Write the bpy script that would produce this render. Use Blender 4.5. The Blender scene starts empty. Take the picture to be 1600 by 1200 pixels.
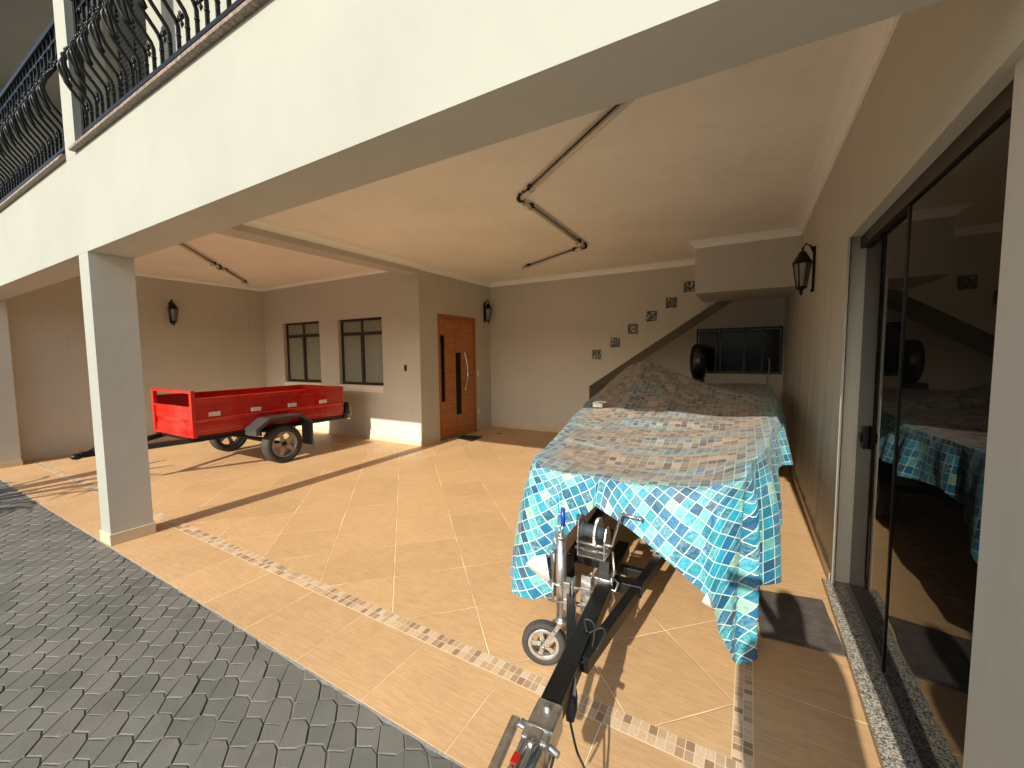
import bpy, bmesh, math, random
import numpy as np
from mathutils import Vector, Matrix, Euler
R = math.radians
scn = bpy.context.scene
col = scn.collection
random.seed(7)

# ------------------------------------------------------------------ camera
cam_d = bpy.data.cameras.new('camera')
cam = bpy.data.objects.new('camera', cam_d)
col.objects.link(cam)
_r = [(0.8647, -0.0282, -0.5015), (0.5021, 0.0663, 0.8623), (-0.0090, 0.9974, -0.0715)]
import numpy as _np
def _cammat():
    f = 636.6
    d = lambda px, py: _np.array([px - 800.0, 600.0 - py, f])
    X = -d(-297, 565); Y = d(1171, 551)
    X /= _np.linalg.norm(X); Y /= _np.linalg.norm(Y)
    e = X @ Y
    X2 = X - e / 2 * Y; Y2 = Y - e / 2 * X
    X = X2 / _np.linalg.norm(X2); Y = Y2 / _np.linalg.norm(Y2)
    Z = -_np.cross(X, Y)
    if Z[1] < 0: Z = -Z
    return _np.array([X, Y, Z])
_m = _cammat()
M3 = Matrix(((_m[0][0], _m[0][1], -_m[0][2]), (_m[1][0], _m[1][1], -_m[1][2]), (_m[2][0], _m[2][1], -_m[2][2])))
M4 = M3.to_4x4(); M4.translation = Vector((0, 0, 1.65))
cam.matrix_world = M4
cam_d.sensor_width = 36; cam_d.lens = 636.6 / 1600 * 36
cam_d.clip_start = 0.02; cam_d.clip_end = 500
scn.camera = cam

# ------------------------------------------------------------------ light
SUN_EL = math.atan(0.497); SUN_DX = -0.022
world = bpy.data.worlds.new('World'); scn.world = world
world.use_nodes = True
wn = world.node_tree.nodes; wl = world.node_tree.links
wn.clear()
sky = wn.new('ShaderNodeTexSky'); sky.sky_type = 'NISHITA'; sky.sun_disc = False
sky.sun_elevation = SUN_EL; sky.sun_rotation = R(180) - SUN_DX
sky.air_density = 1.0; sky.dust_density = 2.0; sky.ozone_density = 1.0
bg = wn.new('ShaderNodeBackground'); bg.inputs['Strength'].default_value = 0.115
wo = wn.new('ShaderNodeOutputWorld')
wl.new(sky.outputs[0], bg.inputs[0]); wl.new(bg.outputs[0], wo.inputs[0])
sun_d = bpy.data.lights.new('sun', 'SUN'); sun_d.energy = 4.1; sun_d.angle = R(0.53); sun_d.color = (1.0, 0.93, 0.79)
sun = bpy.data.objects.new('sun', sun_d); col.objects.link(sun)
_dir = Vector((SUN_DX, 1.0, -math.tan(SUN_EL)))
sun.rotation_euler = _dir.to_track_quat('-Z', 'Y').to_euler()
sun.location = (0, -10, 8)
scn.view_settings.view_transform = 'Standard'
scn.view_settings.look = 'None'
scn.view_settings.exposure = 0.76
scn.view_settings.gamma = 1
scn.cycles.max_bounces = 9; scn.cycles.diffuse_bounces = 6

# ------------------------------------------------------------------ materials
def mat(name, color=(0.5, 0.5, 0.5), rough=0.6, metal=0.0, spec=0.5, bump=0.0, bscale=60.0, var=0.0, vscale=3.0, coat=0.0, stretch=None):
    m = bpy.data.materials.new(name); m.use_nodes = True
    nt = m.node_tree; N = nt.nodes; L = nt.links
    b = N['Principled BSDF']
    b.inputs['Base Color'].default_value = (*color, 1); b.inputs['Roughness'].default_value = rough
    b.inputs['Metallic'].default_value = metal
    b.inputs['Specular IOR Level'].default_value = spec
    if coat: b.inputs['Coat Weight'].default_value = coat; b.inputs['Coat Roughness'].default_value = 0.08
    tc = N.new('ShaderNodeTexCoord')
    vec = tc.outputs['Object']
    if stretch:
        mp = N.new('ShaderNodeMapping'); mp.inputs['Scale'].default_value = stretch
        L.new(vec, mp.inputs[0]); vec = mp.outputs[0]
    if var > 0:
        n = N.new('ShaderNodeTexNoise'); n.inputs['Scale'].default_value = vscale; n.inputs['Detail'].default_value = 6
        L.new(vec, n.inputs['Vector'])
        r = N.new('ShaderNodeMapRange'); r.inputs['From Min'].default_value = 0.25; r.inputs['From Max'].default_value = 0.75
        r.inputs['To Min'].default_value = 1 - var; r.inputs['To Max'].default_value = 1 + var
        L.new(n.outputs[0], r.inputs[0])
        mx = N.new('ShaderNodeMix'); mx.data_type = 'RGBA'; mx.blend_type = 'MULTIPLY'; mx.inputs[0].default_value = 1
        mx.inputs[6].default_value = (*color, 1)
        L.new(r.outputs[0], mx.inputs[7]); L.new(mx.outputs[2], b.inputs['Base Color'])
        r2 = N.new('ShaderNodeMapRange'); r2.inputs['To Min'].default_value = max(0, rough - 0.1); r2.inputs['To Max'].default_value = min(1, rough + 0.1)
        L.new(n.outputs[0], r2.inputs[0]); L.new(r2.outputs[0], b.inputs['Roughness'])
    if bump > 0:
        n2 = N.new('ShaderNodeTexNoise'); n2.inputs['Scale'].default_value = bscale; n2.inputs['Detail'].default_value = 4
        L.new(vec, n2.inputs['Vector'])
        bp = N.new('ShaderNodeBump'); bp.inputs['Strength'].default_value = bump; bp.inputs['Distance'].default_value = 0.004
        L.new(n2.outputs[0], bp.inputs['Height']); L.new(bp.outputs[0], b.inputs['Normal'])
    return m

class G:
    """tiny node graph helper"""
    def __init__(s, name):
        s.m = bpy.data.materials.new(name); s.m.use_nodes = True
        s.N = s.m.node_tree.nodes; s.L = s.m.node_tree.links
        s.b = s.N['Principled BSDF']
        s.tc = s.N.new('ShaderNodeTexCoord')
    def _in(s, sock, v):
        if hasattr(v, 'is_output') or isinstance(v, bpy.types.NodeSocket): s.L.new(v, sock)
        elif isinstance(v, (tuple, list)):
            sock.default_value = (*v, 1) if (len(v) == 3 and len(sock.default_value) == 4) else v
        else: sock.default_value = v
    def math(s, op, a, b=0.0, c=0.0, clamp=False):
        n = s.N.new('ShaderNodeMath'); n.operation = op; n.use_clamp = clamp
        s._in(n.inputs[0], a); s._in(n.inputs[1], b); s._in(n.inputs[2], c)
        return n.outputs[0]
    def sep(s, v):
        n = s.N.new('ShaderNodeSeparateXYZ'); s.L.new(v, n.inputs[0]); return n.outputs
    def comb(s, x, y, z=0.0):
        n = s.N.new('ShaderNodeCombineXYZ'); s._in(n.inputs[0], x); s._in(n.inputs[1], y); s._in(n.inputs[2], z); return n.outputs[0]
    def noise(s, v, scale=5, detail=4, rough=0.5, dist=0.0):
        n = s.N.new('ShaderNodeTexNoise'); s._in(n.inputs['Vector'], v); n.inputs['Scale'].default_value = scale
        n.inputs['Detail'].default_value = detail; n.inputs['Roughness'].default_value = rough; n.inputs['Distortion'].default_value = dist
        return n.outputs[0]
    def white(s, v):
        n = s.N.new('ShaderNodeTexWhiteNoise'); n.noise_dimensions = '3D'; s._in(n.inputs['Vector'], v); return n.outputs
    def mapv(s, v, sc=(1, 1, 1), rot=(0, 0, 0), loc=(0, 0, 0)):
        n = s.N.new('ShaderNodeMapping'); s._in(n.inputs[0], v); n.inputs['Scale'].default_value = sc
        n.inputs['Rotation'].default_value = rot; n.inputs['Location'].default_value = loc; return n.outputs[0]
    def mr(s, v, a, b, c, d):
        n = s.N.new('ShaderNodeMapRange'); s._in(n.inputs[0], v)
        for i, q in enumerate((a, b, c, d)): n.inputs[1 + i].default_value = q
        return n.outputs[0]
    def mix(s, f, a, b, mode='MIX'):
        n = s.N.new('ShaderNodeMix'); n.data_type = 'RGBA'; n.blend_type = mode
        s._in(n.inputs[0], f); s._in(n.inputs[6], a); s._in(n.inputs[7], b); return n.outputs[2]
    def ramp(s, v, stops, const=False):
        n = s.N.new('ShaderNodeValToRGB'); s._in(n.inputs[0], v)
        if const: n.color_ramp.interpolation = 'CONSTANT'
        e = n.color_ramp.elements
        while len(e) > 1: e.remove(e[-1])
        e[0].position = stops[0][0]; e[0].color = (*stops[0][1], 1)
        for p, c in stops[1:]:
            q = e.new(p); q.color = (*c, 1)
        return n.outputs[0]
    def bump(s, h, strength=0.3, dist=0.003):
        n = s.N.new('ShaderNodeBump'); n.inputs['Strength'].default_value = strength; n.inputs['Distance'].default_value = dist
        s._in(n.inputs['Height'], h); s.L.new(n.outputs[0], s.b.inputs['Normal'])
    def attr(s, name):
        n = s.N.new('ShaderNodeAttribute'); n.attribute_name = name; return n.outputs
    def set(s, **k):
        for kk, v in k.items(): s._in(s.b.inputs[kk.replace('_', ' ')], v)

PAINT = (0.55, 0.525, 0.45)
FACADE_SUN_DIMMED = (0.292, 0.300, 0.268)  # same wall paint, darkened to offset direct sun on the front faces
def paint_mat(name, color, waves=True):
    g = G(name); o = g.tc.outputs['Object']
    n1 = g.noise(o, 0.9, 5, 0.55); n2 = g.noise(o, 7, 4); n3 = g.noise(o, 180, 3)
    f = g.mr(g.math('ADD', g.math('MULTIPLY', n1, 0.75), g.math('MULTIPLY', n2, 0.25)), 0.3, 0.7, 0.93, 1.06)
    c = g.mix(1.0, color, f, 'MULTIPLY')
    st_ = g.noise(g.mapv(o, (5.5, 5.5, 0.35)), 1.6, 6, 0.65)
    bl_ = g.noise(o, 0.55, 5, 0.6, 0.4)
    c = g.mix(g.math('MULTIPLY', g.mr(st_, 0.52, 0.75, 0, 1), g.mr(bl_, 0.45, 0.65, 0.02, 0.16)), c, (0.22, 0.205, 0.17))
    g.set(Base_Color=c, Roughness=0.72, Specular_IOR_Level=0.25)
    h = g.math('ADD', g.math('MULTIPLY', n3, 0.25), g.math('MULTIPLY', g.noise(o, 12, 3), 1.0))
    g.bump(h, 0.22, 0.004)
    return g.m
m_paint = paint_mat('wall_paint', PAINT); m_face_sun_dimmed = paint_mat('facade_paint_sun_dimmed', FACADE_SUN_DIMMED)

m_ceil = paint_mat('ceiling_paint', (0.93, 0.90, 0.82))
m_trim = mat('cornice_plaster', (0.95, 0.93, 0.88), 0.6, bump=0.05)
m_skirt = mat('skirting_tile', (0.62, 0.50, 0.34), 0.4, var=0.06)

def tile_mat(name, mode):
    g = G(name); o = g.tc.outputs['Object']; x, y, z = g.sep(o)
    if mode == 'diag':
        a = g.math('DIVIDE', g.math('SUBTRACT', g.math('ADD', x, y), -0.165), 0.745)
        b = g.math('DIVIDE', g.math('SUBTRACT', g.math('SUBTRACT', y, x), 2.096), 0.75)
        gw = 0.0058
    elif mode == 'front':
        a = g.math('DIVIDE', g.math('SUBTRACT', x, -0.008), 0.521)
        b = g.math('DIVIDE', g.math('SUBTRACT', y, -1.0), 5.0); gw = 0.005
    elif mode == 'alley':
        a = g.math('DIVIDE', g.math('SUBTRACT', x, -1.0), 5.0)
        b = g.math('DIVIDE', g.math('SUBTRACT', y, 2.25), 0.548); gw = 0.005
    else:
        a = g.math('DIVIDE', g.math('SUBTRACT', x, 0.05), 0.53)
        b = g.math('DIVIDE', g.math('SUBTRACT', y, 0.03), 0.53); gw = 0.005
    def line(t):
        fr = g.math('FRACT', t); d = g.math('MINIMUM', fr, g.math('SUBTRACT', 1.0, fr)); return d
    d = g.math('MINIMUM', line(a), line(b))
    wob = g.math('MULTIPLY', g.math('SUBTRACT', g.noise(o, 30, 3), 0.5), 0.003)
    grout = g.mr(g.math('ADD', d, wob), gw * .62, gw * .62 + 0.0028, 1.0, 0.0)
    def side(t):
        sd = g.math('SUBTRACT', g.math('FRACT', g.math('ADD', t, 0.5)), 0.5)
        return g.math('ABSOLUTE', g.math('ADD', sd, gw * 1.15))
    dark_edge = g.mr(g.math('ADD', g.math('MINIMUM', side(a), side(b)), wob), gw * .25, gw * .25 + .0025, 0.75, 0.0)  # thin dark line along one side of each joint
    cell = g.comb(g.math('FLOOR', a), g.math('FLOOR', b), 0)
    wv = g.white(cell)
    # stone/wood like striations, direction switches a little per tile
    ang = R(-38) if mode == 'diag' else R(-35)
    sv = g.mapv(o, (2.2, 30, 1), (0, 0, ang))
    off = g.N.new('ShaderNodeVectorMath'); off.operation = 'MULTIPLY_ADD'
    g.L.new(wv[1], off.inputs[0]); off.inputs[1].default_value = (3, 7, 0); g.L.new(sv, off.inputs[2])
    st = g.noise(off.outputs[0], 3.0, 8, 0.65, 0.6)
    cl = g.noise(o, 1.4, 4, 0.5)
    cl2 = g.noise(o, 9.0, 5, 0.6)
    base = g.ramp(st, [(0.25, (0.47, 0.29, 0.145)), (0.5, (0.56, 0.355, 0.18)), (0.75, (0.65, 0.43, 0.23))])
    fs_ = g.noise(g.mapv(o, (14, 150, 1), (0, 0, R(-30))), 1.6, 5, 0.75)
    f = g.math('ADD', g.mr(fs_, 0.3, 0.7, -0.11, 0.11), g.mr(wv[0], 0, 1, -0.055, 0.055)) if True else None
    f = g.math('ADD', f, g.math('ADD', g.mr(cl, 0.3, 0.7, -0.06, 0.06), g.mr(cl2, 0.3, 0.7, 0.96, 1.04)))
    base = g.mix(1.0, base, f, 'MULTIPLY')
    # faint brown dirt specks and smears
    dirt = g.mr(g.noise(o, 55, 6, 0.75), 0.66, 0.76, 0, 0.55)
    base = g.mix(dirt, base, (0.22, 0.13, 0.07))
    smear = g.mr(g.noise(g.mapv(o, (1, 3, 1), (0, 0, 0.5)), 2.3, 6, 0.7), 0.58, 0.75, 0, 0.22)
    base = g.mix(smear, base, (0.33, 0.21, 0.12))
    ty_ = g.noise(g.mapv(o, (7.0, 0.5, 1), (0, 0, 0.06)), 1.3, 5, 0.6)
    base = g.mix(g.math('MULTIPLY', g.mr(ty_, 0.58, 0.72, 0, 1), g.mr(g.noise(o, 70, 4, .7), .35, .65, .02, .22)), base, (0.20, 0.13, 0.08))
    gd = g.mr(g.noise(o, 3.0, 3), 0.40, 0.56, 0.0, 0.95)
    gc = g.mix(gd, (0.95, 0.76, 0.47), (0.62, 0.44, 0.24))
    base = g.mix(dark_edge, base, (0.24, 0.15, 0.08))
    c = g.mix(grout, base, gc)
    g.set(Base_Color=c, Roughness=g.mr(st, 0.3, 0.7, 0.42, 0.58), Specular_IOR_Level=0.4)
    h = g.math('SUBTRACT', g.math('MULTIPLY', st, 0.25), g.math('MULTIPLY', grout, 1.0))
    g.bump(h, 0.5, 0.002)
    return g.m
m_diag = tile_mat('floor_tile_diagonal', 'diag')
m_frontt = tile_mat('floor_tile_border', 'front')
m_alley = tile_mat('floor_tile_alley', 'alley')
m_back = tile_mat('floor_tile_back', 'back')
def mosaic_mat(name, wx, wy, ox, oy):
    g = G(name); o = g.tc.outputs['Object']; x, y, z = g.sep(o)
    a = g.math('DIVIDE', g.math('SUBTRACT', x, ox), wx); b = g.math('DIVIDE', g.math('SUBTRACT', y, oy), wy)
    fa = g.math('FRACT', a); fb = g.math('FRACT', b)
    da = g.math('MULTIPLY', g.math('MINIMUM', fa, g.math('SUBTRACT', 1.0, fa)), wx)
    db = g.math('MULTIPLY', g.math('MINIMUM', fb, g.math('SUBTRACT', 1.0, fb)), wy)
    d = g.math('MINIMUM', da, db)
    grout = g.mr(d, 0.0014, 0.0026, 1, 0)
    wv = g.white(g.comb(g.math('FLOOR', a), g.math('FLOOR', b), 3))
    c = g.ramp(wv[0], [(0, (0.60, 0.42, 0.27)), (0.25, (0.50, 0.35, 0.22)), (0.45, (0.62, 0.47, 0.33)), (0.64, (0.31, 0.20, 0.12)), (0.8, (0.40, 0.265, 0.165)), (0.9, (0.44, 0.31, 0.2))], True)
    n = g.mr(g.noise(o, 90, 4), 0.3, 0.7, 0.88, 1.1); c = g.mix(1.0, c, n, 'MULTIPLY')
    c = g.mix(grout, c, (0.72, 0.57, 0.36))
    g.set(Base_Color=c, Roughness=0.5); g.bump(g.math('SUBTRACT', 1.0, grout), 0.4, 0.0015)
    return g.m
m_mosx = mosaic_mat('mosaic_front', 0.0375, 0.0505, 0, 1.678)
m_mosy = mosaic_mat('mosaic_side', 0.0385, 0.0345, -0.017, 0)
m_line = mat('mosaic_edge_grout', (0.70, 0.54, 0.33), 0.6)

g = G('concrete_paver'); o = g.tc.outputs['Object']
av = g.attr('tone')[2]
n = g.noise(o, 3.0, 6, 0.6); n2 = g.noise(o, 220, 3, 0.7); n3 = g.noise(o, 14, 6, 0.7)
c = g.ramp(av, [(0, (0.120, 0.119, 0.105)), (0.75, (0.150, 0.148, 0.129)), (1.0, (0.152, 0.142, 0.128))])
c = g.mix(1.0, c, g.mr(g.math('ADD', n, g.math('MULTIPLY', n2, 0.7)), 0.5, 1.2, 0.78, 1.24), 'MULTIPLY')
c = g.mix(g.mr(n3, 0.6, 0.72, 0, 0.35), c, (0.24, 0.235, 0.21))
g.set(Base_Color=c, Roughness=0.85, Specular_IOR_Level=0.3)
g.bump(g.math('ADD', g.math('MULTIPLY', n3, 1.0), g.math('MULTIPLY', n2, 0.5)), 0.6, 0.003)
m_paver = g.m
m_sand = mat('joint_sand', (0.13, 0.126, 0.112), 0.95, bump=0.6, bscale=120, var=0.3, vscale=40)
m_cement = mat('cement_smear', (0.15, 0.15, 0.14), 0.95, bump=1.0, bscale=60, var=0.25, vscale=30)
m_street = mat('street_ground', (0.32, 0.31, 0.28), 0.9, var=0.1)

m_black = mat('black_satin_metal', (0.007, 0.007, 0.007), 0.42, spec=0.3, bump=0.05, var=0.3, vscale=8)
m_iron = mat('black_gloss_iron', (0.008, 0.008, 0.007), 0.30, spec=0.22, bump=0.25, bscale=70)
m_galv = mat('galvanised_steel', (0.50, 0.495, 0.48), 0.34, metal=0.92, var=0.3, vscale=30, bump=0.15, bscale=90)
m_chrome = mat('polished_steel', (0.72, 0.71, 0.68), 0.22, metal=1.0)
m_alloy = mat('alloy_rim', (0.36, 0.33, 0.31), 0.35, metal=0.6)
m_rubber = mat('tyre_rubber', (0.035, 0.033, 0.031), 0.75, bump=0.2, bscale=60, var=0.3, vscale=10)
m_red = mat('red_gloss_paint', (0.46, 0.007, 0.003), 0.25, coat=0.6, var=0.08)
m_red2 = mat('red_frame_paint', (0.52, 0.010, 0.004), 0.3, coat=0.5)
m_blue = mat('blue_plastic', (0.01, 0.045, 0.35), 0.35)
m_refl = mat('grey_reflector', (0.62, 0.52, 0.50), 0.4, bump=0.3, bscale=200)
m_fender = mat('dark_grey_fender', (0.05, 0.048, 0.047), 0.35, spec=0.6)
m_white = mat('white_plastic', (0.78, 0.76, 0.70), 0.4)
m_glass = mat('dark_tinted_glass', (0.004, 0.004, 0.004), 0.012, spec=0.15)
m_brown = mat('dark_brown_frame', (0.022, 0.013, 0.010), 0.4)
m_hull = mat('grey_hull', (0.10, 0.10, 0.10), 0.5)
m_mat = mat('worn_black_rubber_mat', (0.090, 0.074, 0.064), 0.85, bump=0.8, bscale=70, var=0.35, vscale=12)
m_mat2 = mat('brown_doormat', (0.03, 0.02, 0.012), 0.95, bump=1.0, bscale=200)
m_cable = mat('cable_rubber', (0.03, 0.028, 0.027), 0.5)
m_tail = mat('red_lens', (0.35, 0.01, 0.01), 0.2)
m_amber = mat('lamp_glass', (0.30, 0.27, 0.20), 0.12, spec=0.8)
m_tube = mat('ceiling_tube_white', (0.70, 0.64, 0.54), 0.3, metal=0.1)
m_cloth = mat('shirt_fabric', (0.10, 0.12, 0.18), 0.9, bump=0.4)
m_skin = mat('skin', (0.42, 0.25, 0.17), 0.55)
m_leaf = mat('leaf', (0.05, 0.10, 0.03), 0.5, var=0.3, vscale=8)

for nm in ('red_gloss_paint', 'red_frame_paint'):
    base_ = (0.46, 0.007, 0.003) if 'gloss' in nm else (0.50, 0.009, 0.004)
    g = G(nm + '_worn'); o = g.tc.outputs['Object']
    n1 = g.noise(o, 2.2, 6, 0.65, 0.4); n2 = g.noise(g.mapv(o, (1, 1, 6)), 14, 5, 0.7)
    dst = g.mr(g.math('ADD', g.math('MULTIPLY', n1, .6), g.math('MULTIPLY', n2, .4)), .46, .66, 0.0, 0.20)
    scr = g.mr(g.noise(g.mapv(o, (3, 3, 60), (0.3, 0, 0)), 3.0, 6, .8), .70, .74, 0, .35)
    c = g.mix(dst, base_, (0.34, 0.17, 0.10)); c = g.mix(scr, c, (0.50, 0.10, 0.06))
    g.set(Base_Color=c, Roughness=g.mr(n1, .3, .7, .22, .48), Coat_Weight=0.35)
    g.bump(g.noise(o, 5, 3), 0.25, 0.006)
    if 'gloss' in nm: m_red = g.m
    else: m_red2 = g.m
# wood door
g = G('varnished_wood'); o = g.tc.outputs['Object']
st = g.noise(g.mapv(o, (30, 30, 1.2)), 2.0, 8, 0.6, 0.8)
c = g.ramp(st, [(0.3, (0.30, 0.085, 0.018)), (0.7, (0.46, 0.155, 0.035))])
g.set(Base_Color=c, Roughness=0.3, Coat_Weight=0.3); g.bump(st, 0.1, 0.001); m_wood = g.m
g = G('varnished_wood_panel'); o = g.tc.outputs['Object']
st = g.noise(g.mapv(o, (30, 1.5, 30)), 2.0, 8, 0.6, 0.8)
c = g.ramp(st, [(0.3, (0.27, 0.075, 0.014)), (0.5, (0.46, 0.155, 0.03)), (0.7, (0.60, 0.23, 0.05))])
g.set(Base_Color=c, Roughness=0.3, Coat_Weight=0.3); g.bump(st, 0.1, 0.001); m_wood2 = g.m
# granite
g = G('grey_granite'); o = g.tc.outputs['Object']
v = g.N.new('ShaderNodeTexVoronoi'); v.inputs['Scale'].default_value = 160; g.L.new(o, v.inputs['Vector'])
n = g.noise(o, 90, 5, 0.7)
c = g.ramp(g.math('ADD', g.math('MULTIPLY', g.sep(v.outputs['Color'])[0], 0.6), g.math('MULTIPLY', n, 0.4)), [(0.15, (0.03, 0.028, 0.025)), (0.35, (0.16, 0.145, 0.12)), (0.6, (0.40, 0.36, 0.30)), (0.8, (0.55, 0.52, 0.46))])
g.set(Base_Color=c, Roughness=0.25); m_granite = g.m
g = G('brown_granite'); o = g.tc.outputs['Object']
n = g.noise(o, 40, 6, 0.7)
c = g.ramp(n, [(0.35, (0.09, 0.06, 0.045)), (0.55, (0.24, 0.175, 0.135)), (0.7, (0.34, 0.26, 0.2))])
g.set(Base_Color=c, Roughness=0.45); m_sill = g.m
# patterned window glass
g = G('patterned_window_glass'); o = g.tc.outputs['Object']; x, y, z = g.sep(o)
a = g.math('MULTIPLY', g.math('ADD', x, g.math('MULTIPLY', z, 0.5)), 9.0); b = g.math('MULTIPLY', g.math('SUBTRACT', x, g.math('MULTIPLY', z, 0.5)), 9.0)
w = g.math('ADD', g.math('SINE', g.math('MULTIPLY', a, 6.283)), g.math('SINE', g.math('MULTIPLY', b, 6.283)))
c = g.mix(g.mr(w, -1.5, 1.5, 0, 1), (0.225, 0.235, 0.185), (0.265, 0.275, 0.222))
g.set(Base_Color=c, Roughness=0.28, Specular_IOR_Level=0.6); g.bump(g.math('ADD', w, g.noise(o, 140, 2)), 0.3, 0.002); m_pglass = g.m
# glass block
g = G('glass_block'); o = g.tc.outputs['Object']
n = g.noise(o, 16, 3, 0.5, 1.6)
c = g.ramp(n, [(0.38, (0.02, 0.022, 0.015)), (0.5, (0.10, 0.10, 0.075)), (0.56, (0.06, 0.065, 0.045)), (0.64, (0.60, 0.60, 0.48))])  # pale end of the ramp paints wavy highlights into the glass
g.set(Base_Color=c, Roughness=0.08, Specular_IOR_Level=0.9); g.bump(n, 1.0, 0.03); m_gblock = g.m
# white corrugated sill tile
m_silltile = mat('white_sill_tile', (0.82, 0.78, 0.68), 0.4)

# printed cover fabric
g = G('mosaic_print_fabric')
uv = g.N.new('ShaderNodeUVMap'); uv.uv_map = 'UVMap'
uvo = uv.outputs[0]
T = 0.0505
wobv = g.noise(uvo, 3.0, 2)
ux, uy, _z = g.sep(uvo)
a = g.math('DIVIDE', ux, T); b = g.math('DIVIDE', uy, T)
fa = g.math('FRACT', a); fb = g.math('FRACT', b)
d = g.math('MINIMUM', g.math('MINIMUM', fa, g.math('SUBTRACT', 1.0, fa)), g.math('MINIMUM', fb, g.math('SUBTRACT', 1.0, fb)))
grout = g.mr(d, 0.024, 0.042, 1, 0)
cell = g.comb(g.math('FLOOR', a), g.math('FLOOR', b), 0)
wv = g.white(cell); wv2 = g.white(g.comb(g.math('FLOOR', a), g.math('FLOOR', b), 5))
teal = g.ramp(wv[0], [(0, (0.004, 0.075, 0.16)), (0.16, (0.006, 0.16, 0.24)), (0.30, (0.012, 0.235, 0.31)), (0.44, (0.012, 0.27, 0.40)), (0.56, (0.006, 0.12, 0.26)), (0.70, (0.11, 0.38, 0.38)), (0.82, (0.26, 0.44, 0.33)), (0.89, (0.03, 0.06, 0.12)), (0.93, (0.01, 0.22, 0.42))], True)
mv = g.N.new('ShaderNodeVectorMath'); mv.operation = 'MULTIPLY_ADD'
g.L.new(wv[1], mv.inputs[0]); mv.inputs[1].default_value = (40, 40, 40); g.L.new(uvo, mv.inputs[2])
sw = g.noise(mv.outputs[0], 26, 3, 0.55, 2.5)
sw2 = g.mr(sw, 0.40, 0.66, 0, 1)
swf = g.math('MULTIPLY', sw2, g.mr(wv2[0], 0.35, 1.0, 0.03, 0.52))
teal = g.mix(swf, teal, (0.29, 0.50, 0.46))
dk = g.math('MULTIPLY', g.mr(sw, 0.50, 0.30, 0, 1), 0.45)
teal = g.mix(dk, teal, (0.004, 0.13, 0.20))
brown = g.ramp(wv[0], [(0, (0.065, 0.06, 0.06)), (0.2, (0.145, 0.12, 0.105)), (0.36, (0.25, 0.19, 0.145)), (0.52, (0.095, 0.09, 0.088)), (0.68, (0.21, 0.17, 0.14)), (0.84, (0.29, 0.235, 0.185))], True)
brown = g.mix(g.math('MULTIPLY', swf, 0.45), brown, (0.46, 0.40, 0.32))
dust = g.attr('dust')[2]
ob = g.tc.outputs['Object']
bn = g.noise(g.mapv(ob, (1.1, 2.6, 1)), 1.5, 4, 0.55, 0.6)
dm = g.math('MULTIPLY', dust, g.mr(bn, 0.36, 0.52, 0.45, 1.0), clamp=True)
c = g.mix(dm, teal, brown)
gc = g.mix(dm, (0.56, 0.62, 0.55), (0.40, 0.32, 0.25))
c = g.mix(grout, c, gc)
film = g.math('MULTIPLY', dust, g.mr(g.noise(ob, 4, 5, 0.6), 0.35, 0.7, 0.0, 0.34))
c = g.mix(film, c, (0.33, 0.245, 0.17))
bf = g.N.new('ShaderNodeNewGeometry').outputs['Backfacing']
c = g.mix(bf, c, (0.62, 0.62, 0.60))
g.set(Base_Color=c, Roughness=0.5, Specular_IOR_Level=0.35, Sheen_Weight=0.1)
fw = g.noise(g.mapv(ob, (1, 1, 1)), 9, 5, 0.6, 0.7); fw2 = g.noise(uvo, 400, 2)
g.bump(g.math('ADD', fw, g.math('MULTIPLY', fw2, 0.03)), 0.8, 0.020)
m_cover = g.m

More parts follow.
